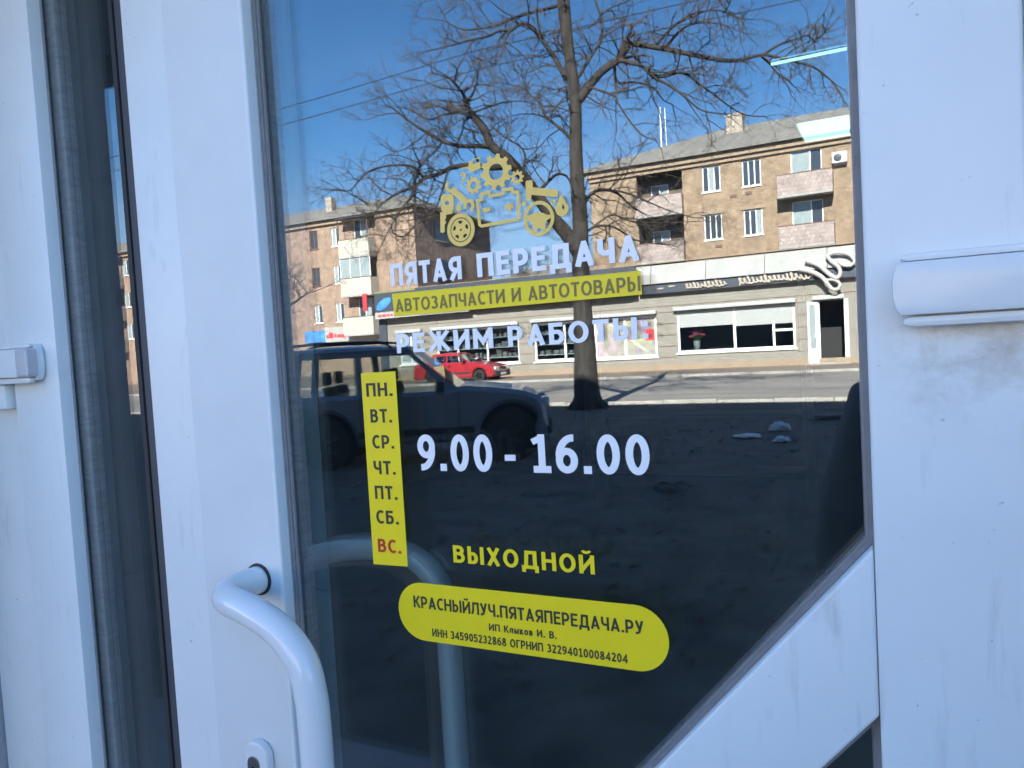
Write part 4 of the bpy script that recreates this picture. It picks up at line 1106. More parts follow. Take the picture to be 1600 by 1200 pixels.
def facade(mb, x0, x1, z0, z1, holes, y, reveal=0.16):
    xs = sorted(set([x0, x1] + [h[0] for h in holes] + [h[1] for h in holes]))
    zs = sorted(set([z0, z1] + [h[2] for h in holes] + [h[3] for h in holes]))
    for a, b in zip(xs, xs[1:]):
        for c, d in zip(zs, zs[1:]):
            mx_, mz_ = (a + b) / 2, (c + d) / 2
            if any(h[0] < mx_ < h[1] and h[2] < mz_ < h[3] for h in holes):
                continue
            mb.add([(b, y, c), (a, y, c), (a, y, d), (b, y, d)], [(0, 1, 2, 3)])
    for h in holes:
        a, b, c, d = h[:4]
        yb = y - reveal
        mb.add([(a, y, c), (a, yb, c), (a, yb, d), (a, y, d)], [(0, 1, 2, 3)])
        mb.add([(b, yb, c), (b, y, c), (b, y, d), (b, yb, d)], [(0, 1, 2, 3)])
        mb.add([(a, y, c), (b, y, c), (b, yb, c), (a, yb, c)], [(0, 1, 2, 3)])
        mb.add([(a, yb, d), (b, yb, d), (b, y, d), (a, y, d)], [(0, 1, 2, 3)])
    return mb

def window(parent, x0, x1, z0, z1, y, cuts=(0.5,), fm='white_frame', pm='pane_dark', fw=0.07, sill=True, transom=None, name='window'):
    """window set back in a street-facing (+y) wall: frame with mullions, panes and sill as sub-parts"""
    f = MB()
    y0, y1 = y - 0.13, y - 0.07
    f.box(x0, x0 + fw, y0, y1, z0, z1).box(x1 - fw, x1, y0, y1, z0, z1)
    f.box(x0 + fw, x1 - fw, y0, y1, z0, z0 + fw).box(x0 + fw, x1 - fw, y0, y1, z1 - fw, z1)
    for c in cuts:
        xc = x0 + (x1 - x0) * c
        f.box(xc - fw * .55, xc + fw * .55, y0, y1, z0 + fw, z1 - fw)
    if transom:
        zc = z0 + (z1 - z0) * transom
        f.box(x0 + fw, x1 - fw, y0 + .01, y1 - .004, zc - fw * .5, zc + fw * .5)
    w = f.build(name, fm, parent)
    ed = [0.0] + list(cuts) + [1.0]
    for k, (a, b) in enumerate(zip(ed, ed[1:])):
        xa_ = x0 + (x1 - x0) * a + fw * .5; xb_ = x0 + (x1 - x0) * b - fw * .5
        MB().box(xa_, xb_, y0 + .02, y0 + .035, z0 + fw * .5, z1 - fw * .5).build('pane', pm if isinstance(pm, str) else pm[k % len(pm)], w)
    if sill:
        MB().box(x0 - .06, x1 + .06, y - .069, y + .07, z0 - .07, z0 - .003).build('sill', fm, w)
    return w

def lintel(parent, x0, x1, z, y):
    MB().box(x0 - .18, x1 + .18, y + .003, y + .05, z + .02, z + .22).build('window_head', 'cornice', parent)

def balcony(parent, x0, x1, z0, z1, y, deep=1.0, panel='tile_pink', post=False):
    """slab with solid front and cheeks, tiled on the outside"""
    b = MB().box(x0, x1, y + .005, y + deep, z0 - .14, z0).build('balcony', 'slab', parent)
    MB().box(x0, x1, y + deep - .08, y + deep - .002, z0 + .002, z1).build('front_panel', panel, b)
    MB().box(x0, x0 + .07, y + .01, y + deep - .083, z0 + .002, z1).build('cheek_panel', panel, b)
    MB().box(x1 - .07, x1, y + .01, y + deep - .083, z0 + .002, z1).build('cheek_panel', panel, b)
    MB().box(x0 - .02, x1 + .02, y + deep - .1, y + deep + .02, z1 + .002, z1 + .05).build('handrail', 'brown_frame', b)
    return b

def hip_roof(parent, x0, x1, ya, yb, ze, zr, hip_l, hip_r, over=0.55):
    """ya = street side (larger y), yb = rear"""
    X0, X1, YA, YB = x0 - over, x1 + over, ya + over, yb - over
    ym = (YA + YB) / 2
    r0, r1 = X0 + hip_l, X1 - hip_r
    vs = [(X0, YA, ze), (X1, YA, ze), (X1, YB, ze), (X0, YB, ze), (r0, ym, zr), (r1, ym, zr), (X0, YA, ze - .18), (X1, YA, ze - .18), (X1, YB, ze - .18), (X0, YB, ze - .18)]
    fs = [(0, 4, 5, 1), (1, 5, 2), (2, 5, 4, 3), (3, 4, 0), (0, 1, 7, 6), (1, 2, 8, 7), (2, 3, 9, 8), (3, 0, 6, 9), (6, 7, 8, 9)]
    return MB().add(vs, fs).build('roof', 'slate', parent)

def slate_ribs(parent, x0, x1, ya, ze, zr, ym):
    n = int((x1 - x0) / 1.1)
    mb = MB()
    for i in range(n):
        x = x0 + (x1 - x0) * (i + .5) / n
        mb.hexa([(x - .04, ya, ze + .01), (x + .04, ya, ze + .01), (x + .04, ym, zr + .01), (x - .04, ym, zr + .01)], [(x - .04, ya, ze + .05), (x + .04, ya, ze + .05), (x + .04, ym, zr + .05), (x - .04, ym, zr + .05)])
    mb.build('roof_seam', 'slate', parent, fix=False, kind='stuff')

# ---------------------------------------------------------------- apartment block on the right of the reflection
BY = -48.0
ap = thing('apartment_block', 'tan brick apartment block with pink balconies reflected at the right of the glass', 'building', (-3, BY - 6, 0))
RX0, RX1 = -17.95, 22.0
rows = [(10.38, 11.93), (7.42, 8.97), (4.45, 6.0)]
holes = []
wins = []
logs = []
for z0, z1 in rows:
    for x0, x1 in ((-10.55, -9.45), (-8.15, -7.05), (3.0, 4.1), (5.4, 6.5), (15.0, 16.1)):
        holes.append((x0, x1, z0, z1)); wins.append((x0, x1, z0, z1))
    for x0, x1 in ((-5.36, -3.63), (9.6, 11.3)):
        holes.append((x0, x1, z0 - .25, z1 + .1)); wins.append((x0, x1, z0 - .25, z1 + .1))
    holes.append((-14.75, -11.8, z0 - 1.0, z1 + .42)); logs.append((-14.75, -11.8, z0 - 1.0, z1 + .42))
fm = facade(MB(), RX0, RX1, 0, 12.75, holes, BY)
fm.add([(RX0, BY, 0), (RX0, BY - 12, 0), (RX0, BY - 12, 12.75), (RX0, BY, 12.75)], [(0, 1, 2, 3)])
fm.add([(RX1, BY, 0), (RX1, BY - 12, 0), (RX1, BY - 12, 12.75), (RX1, BY, 12.75)], [(0, 3, 2, 1)])
fm.add([(RX0, BY - 12, 0), (RX1, BY - 12, 0), (RX1, BY - 12, 12.75), (RX0, BY - 12, 12.75)], [(0, 1, 2, 3)])
fm.build('brick_wall', 'brick', ap, fix=False)
MB().box(RX0 - .12, RX1 + .12, BY + .004, BY + .30, 12.28, 12.60).build('cornice', 'cornice', ap)
MB().box(RX0 - .06, RX1 + .06, BY + .003, BY + .14, 12.02, 12.277).build('cornice', 'cornice', ap)
rf = hip_roof(ap, RX0, RX1, BY, BY - 12, 12.80, 15.55, 8.0, 8.0)
ch = MB().box(-9.70, -8.66, -52.9, -51.9, 13.6, 15.75).build('chimney', 'chimney', rf)
MB().box(-9.76, -8.60, -52.96, -51.84, 15.752, 15.90).build('chimney_cap', 'chimney', ch)
MB().tube([(-14.06, -52, 13.9), (-14.04, -52, 17.25)], 0.06, 8).build('mast', 'metal_white', rf)
MB().tube([(-13.70, -52, 13.9), (-13.72, -52, 17.15)], 0.035, 8).build('mast', 'metal_white', rf)
rr = random.Random(3)
for k, (x0, x1, z0, z1) in enumerate(wins):
    if x1 - x0 > 1.5:
        window(ap, x0, x1, z0, z1, BY, cuts=(0.62,), pm=('pane_curtain', 'pane_dark'))
    else:
        window(ap, x0, x1, z0, z1, BY, cuts=(0.34, 0.66), pm=rr.choice([('pane_dark', 'pane_curtain', 'pane_dark'), ('pane_dark', 'pane_dark', 'pane_curtain'), 'pane_dark']))
    lintel(ap, x0, x1, z1, BY)
for x0, x1, z0, z1 in logs:
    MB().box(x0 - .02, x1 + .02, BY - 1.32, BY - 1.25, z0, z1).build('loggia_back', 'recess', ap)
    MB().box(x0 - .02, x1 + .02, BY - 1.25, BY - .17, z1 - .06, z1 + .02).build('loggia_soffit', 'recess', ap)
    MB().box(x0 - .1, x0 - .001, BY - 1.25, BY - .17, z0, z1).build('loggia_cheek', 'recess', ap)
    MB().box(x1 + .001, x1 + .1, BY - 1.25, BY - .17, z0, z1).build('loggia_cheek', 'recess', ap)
    window(ap, x0 + .6, x0 + 1.75, z0 + .15, z0 + 2.1, BY - 1.12, cuts=(0.5,), pm=('pane_dark', 'pane_curtain'), sill=False)
    balcony(ap, x0 - .05, x1 + .05, z0 - .02, z0 + 1.12, BY, 0.55)
for z0, z1 in rows:
    for x0, x1 in ((-6.05, -3.02), (9.0, 12.0)):
        balcony(ap, x0, x1, z0 - 1.0, z0 + .16, BY, 1.0)
for x, z in ((-8.0, 9.9), (-9.9, 6.9), (-8.9, 9.85)):
    MB().box(x, x + .4, BY + .003, BY + .05, z, z + .16).build('wall_vent', 'brown_frame', ap)
ac = thing('air_conditioner', 'white air conditioner unit high on the tan brick wall in the reflection', 'air conditioner', (-2.7, BY + .2, 10.9))
acb = MB().box(-3.06, -2.26, BY + .06, BY + .38, 10.9, 11.5).build('case', 'metal_white', ac, bevel=0.03)
MB().lathe([(0.20, 0.0), (0.22, 0.03), (0.05, 0.05)], (-2.75, BY + .382, 11.2), 'y', 20).build('fan_grille', 'fascia_dark', ac)
MB().box(-3.0, -2.3, BY + .003, BY + .058, 10.82, 10.89).build('bracket', 'metal_white', ac)

# ---------------------------------------------------------------- apartment block on the left of the reflection
al = thing('apartment_block', 'pinkish brick apartment block with cream balconies reflected at the left of the glass', 'building', (-45, BY - 6, 0))
LX0, LX1 = -78.0, -31.95
holes, wins, bals = [], [], []
for z0, z1 in rows:
    for base in (0.0, -14.6, -29.2):
        for x0, x1 in ((-42.0, -41.2), (-39.8, -39.0), (-47.4, -46.3), (-50.2, -49.1)):
            holes.append((x0 + base, x1 + base, z0 - .15, z1 - .25)); wins.append((x0 + base, x1 + base, z0 - .15, z1 - .25))
        holes.append((-37.6 + base, -36.2 + base, z0 - .9, z1 + .1)); bals.append((base, z0, z1))
fm = facade(MB(), LX0, LX1, 0, 12.45, holes, BY)
fm.add([(LX1, BY, 0), (LX1, BY, 12.45), (LX1, BY - 12, 12.45), (LX1, BY - 12, 0)], [(0, 1, 2, 3)])
fm.add([(LX0, BY, 0), (LX0, BY, 12.45), (LX0, BY - 12, 12.45), (LX0, BY - 12, 0)], [(3, 2, 1, 0)])
fm.add([(LX0, BY - 12, 0), (LX1, BY - 12, 0), (LX1, BY - 12, 12.45), (LX0, BY - 12, 12.45)], [(0, 1, 2, 3)])
fm.build('brick_wall', 'brick_pink', al, fix=False)
MB().box(LX0 - .1, LX1 + .1, BY + .004, BY + .22, 11.98, 12.30).build('cornice', 'cornice', al)
lrf = hip_roof(al, LX0, LX1, BY, BY - 12, 12.5, 14.75, 5.2, 5.2, over=0.5)
MB().box(-42.6, -42.0, -51.6, -51.0, 13.4, 14.9).build('chimney', 'chimney', lrf)
for k, (x0, x1, z0, z1) in enumerate(wins):
    dark = rr.random() < .35
    window(al, x0, x1, z0, z1, BY, cuts=(0.5,), fm='brown_frame' if dark else 'white_frame', pm='pane_dark' if dark else ('pane_curtain', 'pane_dark'))
for base, z0, z1 in bals:
    x0, x1 = -38.35 + base, -35.5 + base
    window(al, -37.6 + base, -36.2 + base, z0 - .9, z1 + .1, BY, cuts=(0.45,), pm=('pane_dark', 'pane_curtain'), sill=False)
    b = balcony(al, x0, x1, z0 - 1.25, z0 + .02, BY, 1.05, 'tile_cream')
    if z0 < 9 and z0 > 6:      # the glazed balcony
        fy = BY + 1.0
        fr = MB()
        for xx in (x0 + .03, x0 + .95, x0 + 1.9, x1 - .03):
            fr.box(xx - .035, xx + .035, fy - .06, fy, z0 + .08, z1 + .25)
        fr.box(x0, x1, fy - .06, fy - .001, z1 + .252, z1 + .34)
        g = fr.build('balcony_glazing', 'white_frame', al)
        for xa_, xb_ in ((x0 + .07, x0 + .91), (x0 + .99, x0 + 1.86), (x0 + 1.94, x1 - .07)):
            MB().box(xa_, xb_, fy - .045, fy - .02, z0 + .08, z1 + .24).build('pane', 'pane_curtain', g)
        MB().box(x0 - .08, x1 + .08, BY + .01, fy + .06, z1 + .345, z1 + .41).build('balcony_roof', 'slab', al)
    elif z0 > 9:
        MB().box(x0 - .15, x1 + .15, BY + .31, BY + 1.15, z1 + .10, z1 + .17).build('balcony_awning', 'fascia_dark', al)
        for xx in (x0 + .04, x1 - .04):
            MB().box(xx - .03, xx + .03, BY + .98, BY + 1.04, z0 + .075, z1 + .098).build('awning_post', 'brown_frame', al)
# dark windows in the end wall
for z0, z1 in rows:
    e = MB().box(LX1 + .004, LX1 + .05, -52.4, -50.8, z0 - .2, z1 - .3).build('end_window', 'pane_dark', al)
    MB().box(LX1 + .004, LX1 + .08, -52.46, -50.74, z0 - .3, z0 - .203).build('sill', 'slab', e)
gs = thing('shop_sign', 'white and blue shop sign under the left apartment block in the reflection', 'sign', (-38.5, BY + .3, 2.9))
MB().box(-40.75, -35.8, BY + .25, BY + .40, 2.72, 3.66).build('sign_panel', 'fascia_white', gs)
MB().box(-42.85, -40.753, BY + .25, BY + .39, 2.75, 3.68).build('sign_panel', 'sign_blue', gs)
sg = MB()
xx = -36.2
for k in range(11):
    w = rr.uniform(.22, .42)
    sg.box(xx - w, xx, BY + .401, BY + .41, 2.98 + rr.uniform(0, .08), 3.36 + rr.uniform(-.08, .1)); xx -= w + rr.uniform(.03, .12)
sg.build('sign_print', 'sign_red', gs)
MB().box(-40.9, -35.7, BY + .01, BY + .24, 2.6, 3.9).build('backing', 'slab', gs)
rs = thing('red_sign', 'narrow upright red sign beside the dark lower balcony in the reflection', 'sign', (-36.0, BY + 1.3, 4.9))
MB().box(-36.25, -35.88, BY + 1.08, BY + 1.24, 4.85, 6.15).build('sign_panel', 'sign_red', rs, bevel=0.02)
MB().box(-36.12, -36.02, BY + .01, BY + 1.078, 5.9, 6.0).build('arm', 'brown_frame', rs)

# low outbuilding between the two blocks, shade painted into its walls
ob = thing('outbuilding', 'low brick outbuilding, shade painted into its walls, between the two apartment blocks in the reflection', 'building', (-25, -64, 0))
fmo = facade(MB(), -31.5, -18.6, 0, 7.4, [(-29.5, -28.3, 4.4, 6.0), (-26.5, -25.3, 4.4, 6.0), (-23.2, -22.0, 4.4, 6.0)], -60.5)
fmo.add([(-31.5, -60.5, 0), (-31.5, -68, 0), (-31.5, -68, 7.4), (-31.5, -60.5, 7.4)], [(0, 1, 2, 3)]).add([(-18.6, -60.5, 0), (-18.6, -68, 0), (-18.6, -68, 7.4), (-18.6, -60.5, 7.4)], [(3, 2, 1, 0)])
fmo.build('brick_wall', 'brick_shaded', ob, fix=False)
for x0 in (-29.5, -26.5, -23.2):
    window(ob, x0, x0 + 1.2, 4.4, 6.0, -60.5, cuts=(0.5,), fm='brown_frame')
hip_roof(ob, -31.5, -18.6, -60.5, -68, 7.4, 8.9, 3.0, 3.0, 0.3)

# ---------------------------------------------------------------- single-storey row of shops in front
SY = -33.0
sp_ = thing('shop_row', 'low beige row of shops with white fascia reflected across the glass', 'building', (-9, SY - 4, 0))
SX0, SX1 = -24.2, 9.0
H = [(-8.68, -3.75, 0.80, 2.62), (-12.6, -9.6, 0.70, 2.55), (-15.68, -13.48, 0.72, 2.55), (-21.2, -16.5, 0.72, 2.52), (-23.5, -22.1, 0.90, 2.5), (-2.80, -1.88, 0.08, 2.62), (0.6, 4.6, 0.8, 2.6)]
fs_ = facade(MB(), SX0, SX1, 0, 4.35, H, SY, 0.2)
fs_.add([(SX0, SY, 0), (SX0, SY - 8, 0), (SX0, SY - 8, 4.35), (SX0, SY, 4.35)], [(0, 1, 2, 3)]).add([(SX1, SY, 0), (SX1, SY - 8, 0), (SX1, SY - 8, 4.35), (SX1, SY, 4.35)], [(3, 2, 1, 0)])
fs_.build('wall', 'shop_wall', sp_, fix=False)
MB().box(SX0, SX1, SY - 8, SY - .01, 4.352, 4.50).build('flat_roof', 'roof_felt', sp_)
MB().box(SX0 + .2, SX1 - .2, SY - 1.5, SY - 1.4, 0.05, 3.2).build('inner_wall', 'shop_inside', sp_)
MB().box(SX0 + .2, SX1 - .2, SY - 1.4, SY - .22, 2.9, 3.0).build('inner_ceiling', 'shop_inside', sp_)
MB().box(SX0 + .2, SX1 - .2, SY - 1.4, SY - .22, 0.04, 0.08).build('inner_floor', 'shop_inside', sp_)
# wall joints
for x0, x1 in ((-9.55, -8.75), (-13.42, -12.66), (-16.45, -15.74), (-3.68, -3.28)):
    for z in (0.62, 1.12, 1.62, 2.12, 2.62):
        MB().box(x0, x1, SY + .002, SY + .012, z, z + .03).build('cladding_joint', 'brown_frame', sp_)
MB().box(SX0, SX1, SY + .003, SY + .03, 2.92, 2.945).build('cladding_joint', 'cornice', sp_)
MB().box(SX0, SX1, SY + .003, SY + .06, 0.0, 0.32).build('plinth', 'cornice', sp_)
# white sheet fascia in segments with a corrugated top edge, dark sign band below
xs = [-24.2 + i * 2.42 for i in range(14)] + [9.0]
for k, (a, b) in enumerate(zip(xs, xs[1:])):
    if b <= a + .01: continue
    dz = 0.03 * math.sin(k * 1.7)
    MB().hexa([(a + .012, SY + .35, 3.91), (b - .012, SY + .35, 3.91), (b - .012, SY + .02, 3.91), (a + .012, SY + .02, 3.91)],
              [(a + .012, SY + .12, 4.76 + dz), (b - .012, SY + .12, 4.76 + dz), (b - .012, SY + .02, 4.76 + dz), (a + .012, SY + .02, 4.76 + dz)]).build('fascia_sheet', 'fascia_white', sp_)
MB().box(-24.2, 9.0, SY - .3, SY + .22, 4.80, 4.84).build('fascia_coping', 'cornice', sp_)
band = MB().box(-10.25, 9.0, SY + .022, SY + .26, 3.48, 3.905).build('sign_band', 'fascia_dark', sp_)

def script_line(x0, x1, zb, zt, n, name, m, parent, y, w=0.05):
    """joined-up script letters too small to read, as one looping raised stroke"""
    mb = MB()
    pts = []
    N_ = n * 14
    r_ = random.Random(n)
    ph = [r_.uniform(.55, 1.0) for _ in range(n + 2)]
    for i in range(N_ + 1):
        f = i / N_
        k = f * n
        amp = ph[int(k)] * (1 if int(k) % 3 else .6)
        wob = .35 * ph[int(k) + 1] * math.sin(4 * math.pi * k + int(k))
        h_ = .5 - .5 * amp * math.cos(2 * math.pi * k) + .12 * wob
        pts.append((x0 + (x1 - x0) * f + math.copysign(1, x1 - x0) * (.05 * math.sin(2 * math.pi * k) + .10 * h_ + .05 * wob), y, zb + (zt - zb) * h_))
    mb.tube(pts, w, 5)
    return mb.build(name, m, parent)
script_line(-6.35, -8.1, 3.54, 3.84, 11, 'sign_lettering', 'sign_cream', band, SY + .31, 0.036)
script_line(-2.95, -5.85, 3.53, 3.87, 17, 'sign_lettering', 'sign_cream', band, SY + .31, 0.042)
for x0, z in ((-8.9, 3.72), (-9.4, 3.66)):
    MB().box(x0, x0 + .28, SY + .262, SY + .29, z, z + .05).build('sign_mark', 'sign_cream', band)
big1 = [(-3.52, 3.97), (-3.0, 3.80), (-2.62, 3.55), (-2.40, 3.22), (-2.25, 3.05), (-2.05, 3.05), (-1.98, 3.25), (-2.2, 3.42), (-2.5, 3.42)]
big2 = [(-3.22, 4.28), (-2.75, 4.05), (-2.35, 3.65), (-2.10, 3.48), (-1.95, 3.62), (-2.0, 3.90), (-2.25, 4.15), (-2.38, 4.38), (-2.1, 4.48), (-1.65, 4.38), (-1.42, 4.10), (-1.55, 3.92), (-1.85, 3.96), (-2.0, 4.12)]
for pts in (big1, big2):
    cc = catmull([(x, SY + .44, z) for x, z in pts], 5)
    MB().tube(cc, [0.10 - 0.045 * i / len(cc) for i in range(len(cc))], 8).build('sign_flourish', 'sign_white', band, smooth=True)
# coloured sign over the left shops
lb = MB().box(-24.6, -10.3, SY + .36, SY + .46, 3.52, 4.78).build('sign_board', 'fascia_dark', sp_)
yy = SY + .462
MB().prism_xz([(-24.5 + 1.0 * (.5 + .48 * math.cos(a * math.pi / 9)), 4.12 + .26 * math.sin(a * math.pi / 9) + .2 * math.cos(a * math.pi / 9)) for a in range(18)], yy, yy + .02).build('sign_picture', 'sign_blue', lb)
MB().box(-24.6, -22.0, yy, yy + .012, 4.68, 4.775).build('sign_stripe', 'sign_yellow', lb)
MB().box(-24.6, -18.9, yy, yy + .014, 3.36, 3.70).build('sign_stripe', 'fascia_white', lb)
sgx = MB(); xx = -24.4
for k in range(12):
    w = rr.uniform(.12, .3); sgx.box(xx, xx + w, yy + .015, yy + .02, 3.46, 3.58); xx += w + .08
sgx.build('sign_print', 'sign_red', lb)
for k, (a, b, m_) in enumerate(((-18.7, -17.9, 'sign_blue'), (-17.8, -17.2, 'sign_yellow'), (-17.1, -16.0, 'sign_blue'), (-15.7, -10.6, 'sign_yellow'))):
    MB().box(a, b, yy, yy + .01, 3.50, 3.9 + .1 * k).build('sign_picture', m_, lb)
MB().box(-24.72, -24.22, SY - .4, SY + .05, 0, 3.4).build('dark_pier', 'fascia_dark', sp_)
# window headers (shutter boxes)
for x0, x1, z in ((-8.78, -3.70, 2.66), (-12.72, -9.56, 2.60), (-15.75, -13.42, 2.60), (-21.4, -16.42, 2.56), (-23.6, -22.0, 2.55), (-3.05, -1.85, 2.68), (0.5, 4.7, 2.66)):
    MB().box(x0, x1, SY + .016, SY + .22, z, z + .16).build('shutter_box', 'shutter', sp_, bevel=0.02)
# big window with half-lowered shutter and flowers
M['shop_glass'] = glass_mat('shop_window_glass', 0.06, (0.75, 0.8, 0.8))
window(sp_, -8.68, -3.75, 0.80, 2.62, SY, cuts=(0.5,), pm='shop_glass', fw=0.10, name='shop_window')
for a, b, z in ((-8.58, -6.27, 1.92), (-6.15, -3.85, 1.84)):
    s_ = MB().box(a, b, SY - .062, SY - .045, z, 2.61).build('roller_shutter', 'shutter', sp_)
    sl_ = MB()
    zz = z + .04
    while zz < 2.58:
        sl_.box(a, b, SY - .0445, SY - .034, zz, zz + .042); zz += .052
    sl_.build('shutter_slats', 'shutter', s_, fix=False)
MB().box(-4.66, -4.56, SY - .064, SY - .03, 0.9, 1.83).build('window_bar', 'white_frame', sp_)
MB().box(-4.553, -3.85, SY - .064, SY - .032, 1.52, 1.62).build('window_bar', 'white_frame', sp_)
window(sp_, -12.6, -9.6, 0.70, 2.55, SY, cuts=(0.5,), pm=('poster_a', 'poster_b'), fw=0.10, name='shop_window')
pst = MB().box(-10.15, -9.75, SY - .1, SY - .09, 1.45, 1.95).build('window_poster', 'sign_red', sp_)
for dx in (0, .35):
    MB().hexa([(-12.3 + dx, SY - .092, 2.3), (-12.0 + dx, SY - .092, 2.3), (-12.0 + dx, SY - .09, 2.3), (-12.3 + dx, SY - .09, 2.3)], [(-11.6 + dx, SY - .092, 1.7), (-11.3 + dx, SY - .092, 1.7), (-11.3 + dx, SY - .09, 1.7), (-11.6 + dx, SY - .09, 1.7)]).build('poster_stripe', 'tile_cream' if dx else 'poster_b', sp_)
    MB().hexa([(-10.9 + dx, SY - .092, 1.5), (-10.7 + dx, SY - .092, 1.5), (-10.7 + dx, SY - .09, 1.5), (-10.9 + dx, SY - .09, 1.5)], [(-10.2 + dx, SY - .092, 0.95), (-10.0 + dx, SY - .092, 0.95), (-10.0 + dx, SY - .09, 0.95), (-10.2 + dx, SY - .09, 0.95)]).build('poster_stripe', 'poster_b' if dx else 'tile_cream', sp_)
window(sp_, -15.68, -13.48, 0.72, 2.55, SY, cuts=(0.72,), pm='shop_glass', fw=0.10, name='shop_window')
window(sp_, -21.2, -16.5, 0.72, 2.52, SY, cuts=(0.26, 0.62), pm='shop_glass', fw=0.08, name='shop_window')
window(sp_, -23.5, -22.1, 0.90, 2.5, SY, cuts=(0.5,), pm='pane_curtain', fw=0.10, name='shop_window')
window(sp_, 0.6, 4.6, 0.8, 2.6, SY, cuts=(0.33, 0.66), pm='shop_glass', fw=0.10, name='shop_window')
for x0, x1 in ((-21.1, -16.6), (-15.6, -13.6), (0.7, 4.5)):
    for z in (1.0, 1.5, 2.0):
        s_ = MB().box(x0, x1, SY - .55, SY - .25, z, z + .04).build('display_shelf', 'white_frame', sp_)
        x = x0 + .1
        gd = MB()
        while x < x1 - .3:
            w = rr.uniform(.1, .35)
            gd.box(x, x + w, SY - .5, SY - .3, z + .042, z + rr.uniform(.15, .4)); x += w + rr.uniform(.03, .2)
        gd.build('shelf_goods', 'goods', s_, kind='stuff')
# open door: dark opening, white leaf swung outwards
MB().box(-2.87, -2.80, SY - .1, SY + .03, 0.08, 2.66).build('door_post', 'white_frame', sp_)
MB().box(-1.88, -1.72, SY - .1, SY + .03, 0.08, 2.66).build('door_post', 'white_frame', sp_)
lf = MB()
lf.box(-3.27, -3.19, SY + .04, SY + .10, 0.09, 2.62).box(-2.96, -2.88, SY + .04, SY + .10, 0.09, 2.62).box(-3.189, -2.961, SY + .04, SY + .10, 2.5, 2.62).box(-3.189, -2.961, SY + .04, SY + .10, 0.09, 0.72)
leafo = lf.build('open_door', 'white_frame', sp_)
MB().box(-3.189, -2.961, SY + .06, SY + .08, 0.722, 2.498).build('pane', 'pane_curtain', leafo)
MB().box(-3.0, -2.86, SY + .102, SY + .14, 1.15, 1.35).build('handle', 'white_frame', leafo)
MB().box(-3.3, -1.7, SY + .062, SY + .5, 0.0, 0.14).build('doorstep', 'kerb', sp_)
# flowers behind the big window
fl = thing('flower_vase', 'pink flowers in a pale vase behind the big shop window in the reflection', 'flowers', (-7.95, SY - .5, 0.85))
MB().lathe([(0.10, 0.85), (0.12, 0.95), (0.16, 1.30), (0.15, 1.31)], (-7.95, SY - .5, 0), 'z', 16).build('vase', 'shutter', fl, smooth=True)
MB().box(-8.4, -3.9, SY - .8, SY - .28, 0.80, 0.845).build('display_table', 'shelf', sp_)
pm_ = MB()
for k in range(46):
    a, r_, h_ = rr.uniform(0, 6.28), rr.uniform(0, .42), rr.uniform(-.12, .22)
    c = Vector((-7.95 + r_ * math.cos(a), SY - .5 + .35 * r_ * math.sin(a), 1.62 + h_ - .4 * r_ * r_))
    pm_.lathe([(0.01, -.05), (0.055, -.03), (0.07, .01), (0.03, .05)], c, 'z', 6)
pm_.build('petals', 'petal', fl)
lm_ = MB()
for k in range(30):
    a = rr.uniform(0, 6.28)
    lm_.tube([(-7.95, SY - .5, 1.28), (-7.95 + .4 * math.cos(a) * rr.random(), SY - .5 + .1 * math.sin(a), 1.55)], [.012, .03], 4)
lm_.build('leaves', 'leaf', fl)

# ---------------------------------------------------------------- bare tree at the kerb
def bough(mb, pts, rads, n):
    cc, rr_ = [], []
    for i in range(len(pts) - 1):
        cc.append(Vector(pts[i])); rr_.append(rads[i])
    cc.append(Vector(pts[-1])); rr_.append(rads[-1])
    sm = catmull(cc, 3)
    rs_ = []
    for i in range(len(rr_) - 1):
        for k in range(3):
            rs_.append(rr_[i] + (rr_[i + 1] - rr_[i]) * k / 3)
    rs_.append(rr_[-1])
    mb.tube(sm, rs_, n)
    return sm, rs_

def twigs(mb, start, d, length, r, level, rnd, stats, droop=0.25):
    """recursive twig: bends as it grows, throws side shoots"""
    n = 4 if level < 2 else 3
    pts = [Vector(start)]
    dd = Vector(d).normalized()
    for i in range(n):
        dd = (dd + Vector((rnd.uniform(-.34, .34), rnd.uniform(-.34, .34), rnd.uniform(-.3, .34) - droop * (.3 if level == 0 else .12)))).normalized()
        pts.append(pts[-1] + dd * (length / n))
    mb.tube(pts, [r * (1 - .75 * i / n) for i in range(n + 1)], 4 if level == 0 else 3, cap=False)
    stats[0] += 1
    if level >= 2:
        return
    cnt = (5, 4)[level]
    for k in range(cnt):
        f = rnd.uniform(.25, 1.0)
        j = min(n - 1, int(f * n))
        p = pts[j].lerp(pts[j + 1], f * n - j)
        ax = (pts[j + 1] - pts[j]).normalized()
        side_ = Vector((rnd.gauss(0, 1), rnd.gauss(0, 1), rnd.gauss(0.15, 1)))
        side_ = (side_ - ax * side_.dot(ax)).normalized()
        twigs(mb, p, ax * rnd.uniform(.35, .8) + side_ * .8, length * rnd.uniform(.32, .6), r * .55, level + 1, rnd, stats, droop)

